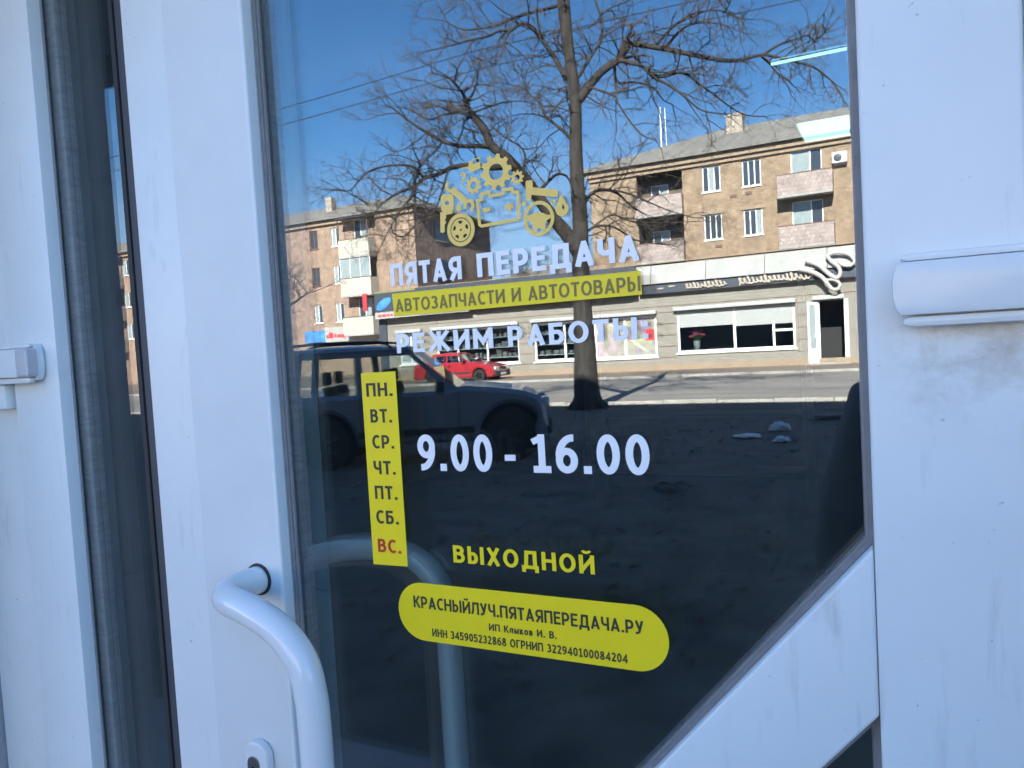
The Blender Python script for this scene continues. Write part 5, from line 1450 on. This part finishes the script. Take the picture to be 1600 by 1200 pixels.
rt = random.Random(11)
tree = thing('bare_tree', 'large leafless tree with dark trunk reflected in the middle of the door glass', 'tree', (-6.24, -15.4, 0))
stats = [0]
tk = MB()
bough(tk, [p[:3] for p in LIMBS[0]], [p[3] for p in LIMBS[0]], 14)
for k in range(7):           # root flare
    a = k * .9 + .3
    tk.tube([(-6.24 + .12 * math.cos(a), -15.4 + .12 * math.sin(a), .55), (-6.24 + .27 * math.cos(a), -15.4 + .27 * math.sin(a), .15), (-6.24 + .5 * math.cos(a), -15.4 + .5 * math.sin(a), -.04)], [.07, .10, .05], 7)
tk.build('trunk', 'bark', tree, smooth=True)
for L in LIMBS[1:]:
    bm_ = MB()
    pts = [Vector(p[:3]) for p in L]
    rads = [p[3] for p in L]
    bough(bm_, pts, rads, 8)
    bo = bm_.build('branch', 'bark', tree, smooth=True)
    tw = MB()
    for i in range(len(pts) - 1):
        seg = pts[i + 1] - pts[i]
        cnt = max(1, int(seg.length / 0.30 + rt.random()))
        if rads[0] > .12 and i < 5:
            cnt = 1 if rt.random() < .4 else 0
        for k in range(cnt):
            p = pts[i].lerp(pts[i + 1], rt.random())
            ax = seg.normalized()
            s_ = Vector((rt.gauss(0, 1), rt.gauss(0, 1), rt.gauss(0.2, .9)))
            s_ = (s_ - ax * s_.dot(ax)).normalized()
            twigs(tw, p, ax * rt.uniform(.2, .7) + s_, rt.uniform(.45, 1.25) * (.7 + .6 * min(1, rads[i] / .04)), min(.019, rads[i] * .5 + .004), 0, rt, stats)
    # the tip breaks up into a spray
    for k in range(3):
        ax = (pts[-1] - pts[-2]).normalized()
        twigs(tw, pts[-1], ax + Vector((rt.gauss(0, .4), rt.gauss(0, .4), rt.gauss(0, .3))), rt.uniform(.5, 1.0), rads[-1] * .7, 0, rt, stats)
    tw.build('twigs', 'twig', bo, fix=False, kind='stuff')
tw = MB()
for i in range(8, len(LIMBS[0]) - 1):
    for k in range(4):
        p = Vector(LIMBS[0][i][:3]).lerp(Vector(LIMBS[0][i + 1][:3]), rt.random())
        a = rt.uniform(0, 6.28)
        twigs(tw, p, Vector((math.cos(a), math.sin(a), rt.uniform(-.1, .8))), rt.uniform(.6, 1.6), .019, 0, rt, stats)
tw.build('twigs', 'twig', tree, fix=False, kind='stuff')

def free_tree(name, label, base, height, seed, spread=0.5, r0=0.14, gen=4):
    rn = random.Random(seed)
    t = thing(name, label, 'tree', base)
    tm = MB(); cm = MB(); st = [0]
    def grow(p, d, length, r, g):
        pts = [Vector(p)]; dd = Vector(d).normalized()
        for i in range(4):
            dd = (dd + Vector((rn.uniform(-.16, .16), rn.uniform(-.16, .16), rn.uniform(-.05, .12)))).normalized()
            pts.append(pts[-1] + dd * length / 4)
        (tm if g == 0 else cm).tube(pts, [r * (1 - .4 * i / 4) for i in range(5)], 10 if g == 0 else 5, cap=False)
        if g >= gen:
            for k in range(3):
                twigs(cm, pts[2 + k % 3], dd + Vector((rn.gauss(0, .6), rn.gauss(0, .6), rn.gauss(0, .5))), length * .8, r * .5, 1, rn, st)
            return
        for k in range(3 if g else 5):
            q = pts[4] if k == 0 else pts[rn.randint(2, 4)]
            a = rn.uniform(0, 6.28)
            grow(q, dd * .8 + Vector((math.cos(a) * spread * 1.6, math.sin(a) * spread * 1.6, rn.uniform(.0, .5))), length * rn.uniform(.55, .78), r * .58, g + 1)
    grow(base, (0, 0, 1), height * .36, r0, 0)
    tm.build('trunk', 'bark', t, smooth=True)
    cm.build('crown', 'twig', t, fix=False)
    return t
free_tree('young_tree', 'small leafless tree in front of the left apartment block in the reflection', (-32.4, -31.5, 0), 9.5, 4, spread=0.75)
free_tree('young_tree', 'slim leafless tree in the gap between the apartment blocks in the reflection', (-25.5, -55.0, 0), 10.5, 9)

# overhead wires along the street
for z0_, nm, lb_ in ((9.05, 'overhead_wire', 'upper of the two dark overhead wires crossing the reflected sky'), (8.70, 'overhead_wire', 'lower of the two dark overhead wires crossing the reflected sky')):
    pts = []
    for i in range(41):
        x = -60 + i * 2.5
        s = ((x + 60) % 50) / 50
        pts.append((x, -18.0 - (9.05 - z0_), z0_ + .9 * ((2 * s - 1) ** 2) * .5 + 0.004 * (x + 17)))
    tag(MB().tube(pts, 0.013, 5).build(nm, 'wire', fix=False), lb_, 'wire', 'overhead wires')

# ---------------------------------------------------------------- cars
M['suv_paint'] = mat('dark_blue_grey_paint', (0.23, 0.25, 0.29), 0.38, metal=0.15, var=0.12, vscale=2, coat=0.5)
M['red_paint'] = mat('red_car_paint', (0.36, 0.020, 0.030), 0.3, var=0.12, vscale=3, coat=0.7)
M['tyre'] = mat('tyre_rubber', (0.02, 0.02, 0.02), 0.85)
M['rim'] = mat('wheel_rim', (0.13, 0.135, 0.14), 0.4, metal=0.6)
M['trim'] = mat('black_plastic_trim', (0.025, 0.026, 0.028), 0.6)
M['car_seat'] = mat('car_seat_cloth', (0.03, 0.03, 0.033), 0.9)
M['car_glass'] = glass_mat('car_glass', 0.05, (0.86, 0.89, 0.88))
M['lens'] = mat('headlight_lens', (0.65, 0.66, 0.68), 0.1, spec=0.9)
M['lamp_red'] = mat('tail_lamp', (0.35, 0.01, 0.01), 0.2)
M['plate'] = mat('number_plate', (0.7, 0.7, 0.7), 0.5)

def car(name, label, x_front, y_near, S, paint, group=None):
    """S: side profile in metres, x measured backwards from the front bumper; near side faces +y (the shop)"""
    W = S['w'] / 2
    cy = y_near - W
    def X(d): return x_front - d
    root = thing(name, label, 'car', (X(S['len'] / 2), cy, 0), group)
    # lower body: outline with wheel-arch cut-outs
    top = [(X(d), z) for d, z in S['top']]
    low_ = []
    for c in reversed(S['wheels']):
        ar = S['r'] + .07
        low_.append([(X(c) - ar * math.cos(t), max(S['sill'], S['r'] + ar * math.sin(t))) for t in [math.pi * k / 10 for k in range(11)]])
    bottom = []
    for a in low_:
        bottom += [(a[0][0] - .02, S['sill'])] + a + [(a[-1][0] + .02, S['sill'])]
    poly = [(X(S['len']), S['sill'] + .12), (X(S['len']) + .12, S['sill'])] + bottom + [(X(0) - .12, S['sill']), (X(0), S['sill'] + .14)] + top
    # inner flat and rounded rim
    inn = inset_poly(poly, 0.055)
    n = len(poly)
    def ww(z, base):
        return base - 0.10 * max(0, (z - S['belt'] + .28)) ** 1.3 - 0.07 * max(0, .42 - z)
    vs = []
    for sgn in (1, -1):
        vs += [(x, cy + sgn * (ww(z, W) - .045), z) for x, z in poly]
        vs += [(x, cy + sgn * ww(z, W), z) for x, z in inn]
    fs = []
    for i in range(n):
        j = (i + 1) % n
        fs += [(i, j, n + j, n + i), (2 * n + i, 3 * n + i, 3 * n + j, 2 * n + j), (i, 2 * n + i, 2 * n + j, j)]
    fs += [tuple(range(n, 2 * n)), tuple(range(4 * n - 1, 3 * n - 1, -1))]
    body = MB().add(vs, fs).build('body', paint, root)
    for sgn in (1, -1):
        for a, b in S['seams']:
            yy_ = cy + sgn * (ww((a[1] + b[1]) / 2, W) + .0008)
            MB().hexa([(X(a[0]) - .006, yy_ - .004, a[1]), (X(a[0]) + .006, yy_ - .004, a[1]), (X(a[0]) + .006, yy_ + .002, a[1]), (X(a[0]) - .006, yy_ + .002, a[1])],
                      [(X(b[0]) - .006, yy_ - .004, b[1]), (X(b[0]) + .006, yy_ - .004, b[1]), (X(b[0]) + .006, yy_ + .002, b[1]), (X(b[0]) - .006, yy_ + .002, b[1])]).build('door_seam', 'trim', body)
        for d, z in S['handles']:
            MB().box(X(d) - .09, X(d) + .09, cy + sgn * (W + .012) - .02, cy + sgn * (W + .012) + .02, z, z + .035).build('door_handle', 'trim', body, bevel=.006)
        # rubbing strip / sill trim
        MB().box(X(S['wheels'][1] - S['r'] - .12), X(S['wheels'][0] + S['r'] + .12), cy + sgn * (W - .002) - .02, cy + sgn * (W - .002) + .02, .42, .50).build('side_moulding', 'trim', body, bevel=.008)
    # greenhouse: pillars, roof, panes
    zb, zt = S['belt'], S['roof']
    wb, wtp = W - .075, W - .215
    def pil(d0, d1, t0, t1, nm='pillar'):
        for sgn in (1, -1):
            yb, yt = cy + sgn * wb, cy + sgn * wtp
            MB().hexa([(X(d0), yb - .022, zb - .03), (X(d1), yb - .022, zb - .03), (X(d1), yb + .022, zb - .03), (X(d0), yb + .022, zb - .03)],
                      [(X(t0), yt - .022, zt - .03), (X(t1), yt - .022, zt - .03), (X(t1), yt + .022, zt - .03), (X(t0), yt + .022, zt - .03)]).build(nm, paint, root)
    for p_ in S['pillars']:
        pil(*p_)
    for q0, q1 in zip(S['pillars'], S['pillars'][1:]):
        for sgn in (1, -1):
            yb, yt = cy + sgn * wb, cy + sgn * wtp
            MB().hexa([(X(q0[1]), yb - .004, zb - .02), (X(q1[0]), yb - .004, zb - .02), (X(q1[0]), yb + .004, zb - .02), (X(q0[1]), yb + .004, zb - .02)],
                      [(X(q0[3]), yt - .004, zt - .04), (X(q1[2]), yt - .004, zt - .04), (X(q1[2]), yt + .004, zt - .04), (X(q0[3]), yt + .004, zt - .04)]).build('side_window', 'car_glass', root)
            f_ = MB()
    p0, pl = S['pillars'][0], S['pillars'][-1]
    MB().hexa([(X(p0[0]) + .02, cy - wb, zb - .02), (X(p0[0]) + .02, cy + wb, zb - .02), (X(p0[0]) + .012, cy + wb, zb - .02), (X(p0[0]) + .012, cy - wb, zb - .02)],
              [(X(p0[2]) + .02, cy - wtp, zt - .03), (X(p0[2]) + .02, cy + wtp, zt - .03), (X(p0[2]) + .012, cy + wtp, zt - .03), (X(p0[2]) + .012, cy - wtp, zt - .03)]).build('windscreen', 'car_glass', root)
    MB().hexa([(X(pl[1]), cy - wb, zb - .02), (X(pl[1]), cy + wb, zb - .02), (X(pl[1]) - .008, cy + wb, zb - .02), (X(pl[1]) - .008, cy - wb, zb - .02)],
              [(X(pl[3]), cy - wtp, zt - .03), (X(pl[3]), cy + wtp, zt - .03), (X(pl[3]) - .008, cy + wtp, zt - .03), (X(pl[3]) - .008, cy - wtp, zt - .03)]).build('rear_window', 'car_glass', root)
    xr0, xr1 = X(pl[3]) - .03, X(p0[2]) + .05
    rv = []
    m_ = 9
    for k in range(m_ + 1):
        f = k / m_
        x = xr0 + (xr1 - xr0) * f
        cr = .075 * math.sin(math.pi * min(1, max(0, .06 + .88 * f))) + .01
        for q in range(9):
            g = -1 + 2 * q / 8
            rv.append((x, cy + g * (wtp + .035), zt - .035 + cr * (1 - abs(g) ** 3.0)))
    fr_ = []
    for k in range(m_):
        for q in range(8):
            a = k * 9 + q
            fr_.append((a, a + 1, a + 10, a + 9))
    nb = len(rv)
    rv += [(x, y, zt - .06) for x, y, z in rv]
    fr_ += [tuple(i + nb for i in reversed(f)) for f in fr_]
    edge = [k * 9 for k in range(m_ + 1)] + [m_ * 9 + q for q in range(1, 9)] + [k * 9 + 8 for k in range(m_ - 1, -1, -1)] + [q for q in range(7, 0, -1)]
    for i in range(len(edge)):
        a, b = edge[i], edge[(i + 1) % len(edge)]
        fr_.append((a, b, b + nb, a + nb))
    roof = MB().add(rv, fr_).build('roof', paint, root, smooth=True)
    for sgn in (1, -1):                      # cantrail and door-top frame
        yt = cy + sgn * (wtp + .012)
        q0, q1 = S['pillars'][0], S['pillars'][-1]
        MB().hexa([(X(q0[2]) + .09, yt - .03, zt - .125), (X(q1[3]) - .01, yt - .03, zt - .125), (X(q1[3]) - .01, yt + .035, zt - .125), (X(q0[2]) + .09, yt + .035, zt - .125)],
                  [(X(q0[2]) + .01, yt - .03, zt - .022), (X(q1[3]) + .01, yt - .03, zt - .022), (X(q1[3]) + .01, yt + .012, zt - .022), (X(q0[2]) + .01, yt + .012, zt - .022)]).build('cantrail', paint, roof, bevel=.012)
    if S.get('rails'):
        for sgn in (1, -1):
            yy_ = cy + sgn * (wtp - .02)
            MB().tube(catmull([(xr1 - .25, yy_, zt - .02), (xr1 - .36, yy_, zt + .055), (xr1 - .6, yy_, zt + .075), ((xr0 + xr1) / 2, yy_, zt + .08), (xr0 + .5, yy_, zt + .075), (xr0 + .3, yy_, zt + .05), (xr0 + .2, yy_, zt - .02)], 4), .017, 8).build('roof_rail', 'trim', roof, smooth=True)
    # interior
    for d in S['seats']:
        for sgn in (1, -1):
            st_ = MB().hexa([(X(d) - .06, cy + sgn * .36 - .24, .55), (X(d) + .08, cy + sgn * .36 - .24, .55), (X(d) + .08, cy + sgn * .36 + .24, .55), (X(d) - .06, cy + sgn * .36 + .24, .55)],
                            [(X(d) - .20, cy + sgn * .36 - .20, zb + .14), (X(d) - .08, cy + sgn * .36 - .20, zb + .14), (X(d) - .08, cy + sgn * .36 + .20, zb + .14), (X(d) - .20, cy + sgn * .36 + .20, zb + .14)]).build('seat', 'car_seat', root, bevel=.03)
            MB().box(X(d) - .21, X(d) - .12, cy + sgn * .36 - .12, cy + sgn * .36 + .12, zb + .16, zb + .34).build('headrest', 'car_seat', st_, bevel=.03)
    # wheels
    for d in S['wheels']:
        for sgn in (1, -1):
            y_ = cy + sgn * (W - .11)
            c = (X(d), y_, S['r'])
            t_ = MB().lathe([(S['r'] * .62, -.10), (S['r'] * .94, -.105), (S['r'], -.08), (S['r'], .08), (S['r'] * .94, .105), (S['r'] * .62, .10)], c, 'y', 32).build('wheel', 'tyre', root)
            rm = MB().lathe([(S['r'] * .61, -.098 if sgn < 0 else .06), (S['r'] * .60, -.06 if sgn < 0 else .098), (.06, -.05 if sgn < 0 else .085)], c, 'y', 32).build('rim', 'rim', t_)
            sp5 = MB()
            for k in range(5):
                a = 2 * math.pi * k / 5 + .3
                sp5.box(-.035, .035, y_ + sgn * .088, y_ + sgn * .1, .05, S['r'] * .58)
                for i in range(len(sp5.v) - 8, len(sp5.v)):
                    x, y, z = sp5.v[i]
                    sp5.v[i] = (c[0] + x * math.cos(a) - z * math.sin(a), y, c[2] + x * math.sin(a) + z * math.cos(a))
            sp5.build('spokes', 'rim', t_)
            MB().lathe([(S['r'] + .065, -.02), (S['r'] + .065, .0)], (X(d), cy + sgn * (W - .30), S['r'] + .02), 'y', 24).build('wheel_well', 'trim', body)
    # face and tail
    MB().box(X(0) - .05, X(0) + .05, cy - W + .10, cy + W - .10, S['sill'] + .02, S['sill'] + .24).build('bumper', S.get('bumper', 'trim'), root, bevel=.035)
    MB().box(X(S['len']) - .05, X(S['len']) + .05, cy - W + .10, cy + W - .10, S['sill'] + .02, S['sill'] + .24).build('bumper', S.get('bumper', 'trim'), root, bevel=.035)
    for sgn in (1, -1):
        yl = cy + sgn * (W - .30)
        MB().box(X(S['hl'][0]) - .04, X(S['hl'][0]) + .06, yl - .19, yl + .19, S['hl'][1] - .075, S['hl'][1] + .075).build('headlight', 'lens', root, bevel=.03)
        MB().box(X(S['len']) - .02, X(S['len']) + .06, yl - .12, yl + .16, S['belt'] - .30, S['belt'] - .10).build('tail_light', 'lamp_red', root, bevel=.02)
        # door mirror
        MB().box(X(p0[0] + .34), X(p0[0] + .22), cy + sgn * (W + .07) - .09, cy + sgn * (W + .07) + .09, zb + .01, zb + .15).build('door_mirror', 'trim', root, bevel=.03)
    MB().box(X(0) - .02, X(0) + .032, cy - .42, cy + .42, S['hl'][1] - .06, S['hl'][1] + .05).build('grille', 'trim', root, bevel=.01)
    MB().box(X(0) + .051, X(0) + .058, cy - .26, cy + .26, S['sill'] + .07, S['sill'] + .18).build('number_plate', 'plate', root)
    return root

SUV = dict(len=3.80, w=1.68, r=0.35, sill=0.30, belt=0.96, roof=1.60, wheels=(0.50, 2.95), rails=True,
           top=[(0.02, 0.60), (0.04, 0.74), (0.12, 0.85), (0.34, 0.93), (0.70, 0.985), (1.10, 1.03), (1.30, 0.98), (3.66, 0.99), (3.76, 0.92), (3.80, 0.78)],
           pillars=[(1.10, 1.24, 1.82, 1.90), (2.40, 2.50, 2.43, 2.53), (3.38, 3.48, 3.28, 3.38), (3.66, 3.77, 3.54, 3.66)],
           seams=[((1.16, .45), (1.16, .96)), ((2.44, .40), (2.44, .96)), ((3.35, .75), (3.42, .96))], handles=[(2.28, .80), (3.20, .80)], seats=(1.98, 2.80), hl=(0.03, 0.74), bumper='trim')
car('parked_suv', 'dark blue-grey off-road car with roof rails reflected at the left of the glass', -4.28, -7.52, SUV, 'suv_paint').rotation_euler.z = math.radians(-27)
RED = dict(len=4.25, w=1.66, r=0.29, sill=0.22, belt=0.93, roof=1.37, wheels=(0.78, 3.30),
           top=[(0.02, 0.55), (0.05, 0.66), (0.14, 0.72), (0.60, 0.82), (1.15, 0.92), (1.30, 0.95), (3.55, 0.95), (4.15, 0.92), (4.23, 0.75)],
           pillars=[(1.22, 1.33, 2.00, 2.07), (2.42, 2.51, 2.44, 2.52), (3.38, 3.56, 3.10, 3.24)],
           seams=[((1.42, .38), (1.42, .93)), ((2.47, .35), (2.47, .93))], handles=[(2.30, .78), (3.15, .78)], seats=(2.1, 2.95), hl=(0.02, 0.61), bumper='trim')
car('parked_car', 'red saloon car parked before the reflected shop windows', -16.05, -29.4, RED, 'red_paint')

# ---------------------------------------------------------------- pale lumps for sunlit spots, and stones, on the shaded verge
M['sun_spot_pale'] = mat('sun_spot_white', (0.82, 0.82, 0.82), 0.5, var=0.1, vscale=12)  # white that stands in for sunlight falling on the shaded ground
M['stone'] = mat('grey_stone', (0.26, 0.25, 0.24), 0.9, var=0.4, vscale=6)
def lump(name, label, cat, c, sx, sy, sz, m, seed, group=None):
    bm = bmesh.new()
    bmesh.ops.create_icosphere(bm, subdivisions=3, radius=1.0)
    for v in bm.verts:
        k = 1 + .45 * noise.noise(v.co * 1.9 + Vector((seed, seed * 2, 0))) + .2 * noise.noise(v.co * 5 + Vector((seed, 0, seed)))
        v.co = Vector((v.co.x * sx * k, v.co.y * sy * k, max(-.25, v.co.z) * sz * k))
    me = bpy.data.meshes.new(name)
    bm.to_mesh(me); bm.free()
    me.polygons.foreach_set("use_smooth", [m != 'stone'] * len(me.polygons))
    me.materials.append(M[m])
    o = bpy.data.objects.new(name, me)
    COL.objects.link(o)
    o.location = c
    return tag(o, label, cat, group)
lump('sun_spot_lump', 'pale lump in place of a sunlit spot on the dark ground, rightmost of three in the reflection', 'sun_spot', (-1.60, -11.2, .07), .15, .10, .10, 'sun_spot_pale', 1.0)
lump('sun_spot_lump', 'small pale lump in place of a sunlit spot, just in front of the larger one in the reflection', 'sun_spot', (-1.42, -10.05, .05), .10, .10, .05, 'sun_spot_pale', 2.3)
lump('sun_spot_lump', 'flat pale lump in place of a sunlit spot, left of the other two in the reflection', 'sun_spot', (-1.95, -10.5, .04), .17, .14, .035, 'sun_spot_pale', 4.1)
lump('paving_stone', 'grey stone lying alone on the dark ground in the reflection', 'stone', (-2.02, -6.7, .03), .16, .12, .09, 'stone', 7.0)
lump('paving_stone', 'long pale stone near the kerb at the right of the reflection', 'stone', (-1.1, -12.9, .05), .30, .14, .06, 'stone', 9.0)

# ---------------------------------------------------------------- the photographer (dark jacket at the right edge of the reflection)
M['skin'] = mat('skin', (0.52, 0.34, 0.26), 0.5, var=0.06, vscale=20)
M['jacket'] = mat('navy_jacket', (0.17, 0.19, 0.225), 0.85, var=0.3, vscale=9, bump=0.4, bscale=30)
M['trousers'] = mat('dark_trousers', (0.03, 0.032, 0.04), 0.9, var=0.2, vscale=9)
M['shoe'] = mat('black_shoe', (0.015, 0.015, 0.016), 0.5)
M['hair'] = mat('dark_hair', (0.03, 0.022, 0.016), 0.6)
M['eye'] = mat('eye_dark', (0.02, 0.02, 0.02), 0.2)
M['lip'] = mat('lips', (0.40, 0.17, 0.15), 0.5)
M['phone'] = mat('phone_black', (0.02, 0.02, 0.022), 0.25)

def skinned(name, pts, edges, radii, m, parent, root=0, sub=2):
    me = bpy.data.meshes.new(name)
    me.from_pydata([tuple(p) for p in pts], edges, [])
    o = bpy.data.objects.new(name, me)
    COL.objects.link(o)
    sk = o.modifiers.new('skin', 'SKIN')
    sk.use_smooth_shade = True
    for i, r in enumerate(radii):
        rv_ = r if isinstance(r, tuple) else (r, r)
        me.skin_vertices[0].data[i].radius = rv_
        me.skin_vertices[0].data[i].use_root = (i == root)
    sb = o.modifiers.new('sub', 'SUBSURF')
    sb.levels = sub; sb.render_levels = sub
    dg = bpy.context.evaluated_depsgraph_get()
    ev = o.evaluated_get(dg)
    nm_ = bpy.data.meshes.new_from_object(ev)
    o.modifiers.clear()
    o.data = nm_
    nm_.materials.clear()
    nm_.materials.append(M[m])
    nm_.polygons.foreach_set("use_smooth", [True] * len(nm_.polygons))
    o.parent = parent
    o.matrix_parent_inverse = Matrix.Translation(parent.location).inverted() if parent.type == 'EMPTY' else Matrix.Identity(4)
    return o

PX, PY = 0.13, -1.12                      # where the photographer stands
person = thing('person', 'person in a dark navy jacket photographing the door, reflected at its right edge', 'person', (PX, PY, 0.03))
def pp(x, y, z):
    return (PX + x, PY + y, z + .0)
# head, neck, torso, legs, arms in one skeleton (arms raised in front, holding the phone)
bp_ = [pp(0, 0, .88), pp(0, 0, 1.06), pp(0, .0, 1.24), pp(0, .01, 1.345), pp(0, .02, 1.43), pp(0, .03, 1.50), pp(0, .035, 1.60),
       pp(-.165, .01, 1.325), pp(-.235, -.03, 1.06), pp(-.245, .06, .835),
       pp(.165, .01, 1.325), pp(.245, .10, 1.10), pp(.150, .385, 1.335),
       pp(-.09, 0, .84), pp(-.10, .02, .46), pp(-.11, -.02, .09), pp(-.12, .09, .055),
       pp(.09, 0, .84), pp(.10, .02, .46), pp(.11, -.02, .09), pp(.12, .09, .055)]
be_ = [(0, 1), (1, 2), (2, 3), (3, 4), (4, 5), (5, 6), (3, 7), (7, 8), (8, 9), (3, 10), (10, 11), (11, 12), (0, 13), (13, 14), (14, 15), (15, 16), (0, 17), (17, 18), (18, 19), (19, 20)]
br_ = [(.13, .095), (.12, .085), (.13, .09), (.11, .075), .048, (.062, .078), (.066, .085), .045, .034, .025, .045, .034, .025, .075, .055, .042, .035, .075, .055, .042, .035]
body_ = skinned('body', bp_, be_, br_, 'skin', person)
# jacket over torso and arms
jp = [pp(0, 0, .80), pp(0, 0, .92), pp(0, 0, 1.10), pp(0, .0, 1.24), pp(0, .01, 1.335), pp(0, .02, 1.405), pp(-.165, .005, 1.315), pp(-.240, -.03, 1.055), pp(-.247, .055, .845), pp(.165, .005, 1.315), pp(.250, .10, 1.095), pp(.150, .383, 1.333)]
je = [(0, 1), (1, 2), (2, 3), (3, 4), (4, 5), (4, 6), (6, 7), (7, 8), (4, 9), (9, 10), (10, 11)]
jr = [(.185, .135), (.185, .135), (.172, .125), (.18, .125), (.145, .10), (.075, .075), .092, .080, .054, .092, .080, .054]
skinned('jacket', jp, je, jr, 'jacket', person, root=1)
tp = [pp(0, 0, .86), pp(-.095, 0, .80), pp(-.10, .02, .46), pp(-.11, -.015, .12), pp(.095, 0, .80), pp(.10, .02, .46), pp(.11, -.015, .12)]
skinned('trousers', tp, [(0, 1), (1, 2), (2, 3), (0, 4), (4, 5), (5, 6)], [(.15, .11), .105, .075, .065, .105, .075, .065], 'trousers', person)
for sgn in (-1, 1):
    skinned('shoe', [pp(sgn * .11, -.06, .075), pp(sgn * .115, .03, .075), pp(sgn * .125, .16, .062)], [(0, 1), (1, 2)], [(.045, .05), (.047, .05), (.045, .035)], 'shoe', person)
# hair, face
hair = MB()
hc = Vector(pp(0, .02, 1.585))
bmh = bmesh.new()
bmesh.ops.create_uvsphere(bmh, u_segments=24, v_segments=16, radius=1.0)
for v in bmh.verts:
    f = .5 + .5 * noise.noise(v.co * 4)
    v.co = Vector((v.co.x * .083, v.co.y * .100, v.co.z * .098)) * (1 + .05 * f)
geom = [f for f in bmh.faces if (f.calc_center_median().y > .035 and f.calc_center_median().z < .055) or f.calc_center_median().z < -.055]
bmesh.ops.delete(bmh, geom=geom, context='FACES')
for v in bmh.verts:
    v.co += hc
meh = bpy.data.meshes.new('hair'); bmh.to_mesh(meh); bmh.free()
meh.materials.append(M['hair'])
meh.polygons.foreach_set("use_smooth", [True] * len(meh.polygons))
oh = bpy.data.objects.new('hair', meh); COL.objects.link(oh); oh.parent = person
oh.matrix_parent_inverse = Matrix.Translation(person.location).inverted()
for sgn in (-1, 1):
    MB().lathe([(.002, -.006), (.011, -.004), (.012, .002), (.004, .008)], pp(sgn * .030, .118, 1.565), 'y', 12).build('eye', 'eye', body_)
    skinned('ear', [pp(sgn * .074, .03, 1.53), pp(sgn * .082, .025, 1.56), pp(sgn * .078, .03, 1.585)], [(0, 1), (1, 2)], [(.008, .012), (.008, .016), (.007, .012)], 'skin', body_, sub=1)
skinned('nose', [pp(0, .112, 1.57), pp(0, .128, 1.54), pp(0, .138, 1.525)], [(0, 1), (1, 2)], [.008, .010, .013], 'skin', body_, sub=1)
skinned('mouth', [pp(-.022, .114, 1.492), pp(0, .122, 1.491), pp(.022, .114, 1.492)], [(0, 1), (1, 2)], [.005, .008, .005], 'lip', body_, sub=1)

# phone, just behind the taking lens, square to the view
vd = Vector((-0.45, 0.8917, -0.0482))
rdv = Vector((0.8925, 0.4473, -0.0578))
udv = Vector((0.030, 0.069, 0.9972))
pc = EYE - vd * 0.012 + rdv * 0.055 - udv * 0.012
pm4 = Matrix(((rdv.x, vd.x, udv.x, pc.x), (rdv.y, vd.y, udv.y, pc.y), (rdv.z, vd.z, udv.z, pc.z), (0, 0, 0, 1)))
ph = thing('phone', 'black phone held up in one hand by the photographer', 'phone', tuple(pc))
def in_phone(mb, name, m, par, **k):
    mb.v = [tuple(pm4 @ Vector(v)) for v in mb.v]
    return mb.build(name, m, par, **k)
in_phone(MB().box(-.078, .078, -.0045, .0045, -.037, .037), 'case', 'phone', ph, bevel=.003)
in_phone(MB().box(-.074, .074, -.0052, -.0047, -.034, .034), 'screen', 'pane_dark', ph)
in_phone(MB().lathe([(.008, .0047), (.008, .0062), (.005, .0066)], (-.035, 0, .02), 'y', 20), 'lens_ring', 'trim', ph)

# right hand closed on the short edge of the phone
for sgn in (1,):
    wrist = Vector(pp(sgn * .150, .385, 1.335))
    e0 = pc + rdv * (sgn * .078)
    palm = e0 + rdv * (sgn * .022) - vd * .035 - udv * .045
    pts = [wrist, wrist.lerp(palm, .55), palm, e0 + rdv * (sgn * .024) - vd * .022 - udv * .012]
    eds = [(0, 1), (1, 2), (2, 3)]
    rad = [(.026, .022), (.028, .02), (.036, .017), (.032, .014)]
    lens_ = [.062, .07, .066, .052]
    for k in range(4):
        base = e0 + rdv * (sgn * .026) - vd * .014 + udv * (.022 - .018 * k)
        i0 = len(pts)
        pts += [base, base + vd * .022 - rdv * (sgn * .004), base + vd * .026 - rdv * (sgn * (.012 + lens_[k] * .35))]
        eds += [(3, i0), (i0, i0 + 1), (i0 + 1, i0 + 2)]
        rad += [.0095, .0088, .0078]
    tb = palm + udv * .012 - vd * .006
    i0 = len(pts)
    pts += [tb - rdv * (sgn * .012), e0 - rdv * (sgn * .010) - vd * .016 + udv * .004, e0 - rdv * (sgn * .030) - vd * .012 + udv * .012]
    eds += [(2, i0), (i0, i0 + 1), (i0 + 1, i0 + 2)]
    rad += [.013, .0105, .009]
    skinned('hand', pts, eds, rad, 'skin', person, root=0, sub=2)

# left hand hanging relaxed, fingers slightly curled
w0 = Vector(pp(-.245, .06, .835))
pts = [w0, w0 + Vector((-.002, .012, -.04)), w0 + Vector((-.002, .022, -.085))]
eds = [(0, 1), (1, 2)]
rad = [(.022, .026), (.016, .034), (.014, .036)]
for k, L_ in enumerate((.068, .076, .072, .056)):
    b0 = w0 + Vector((-.002, .050 - .019 * k, -.098))
    i0 = len(pts)
    pts += [b0, b0 + Vector((.006, .004, -L_ * .55)), b0 + Vector((.022, .006, -L_ * .95))]
    eds += [(2, i0), (i0, i0 + 1), (i0 + 1, i0 + 2)]
    rad += [.0095, .0088, .0078]
i0 = len(pts)
pts += [w0 + Vector((.012, .044, -.035)), w0 + Vector((.020, .066, -.068)), w0 + Vector((.024, .068, -.095))]
eds += [(1, i0), (i0, i0 + 1), (i0 + 1, i0 + 2)]
rad += [.013, .0105, .009]
skinned('hand', pts, eds, rad, 'skin', person, root=0, sub=2)
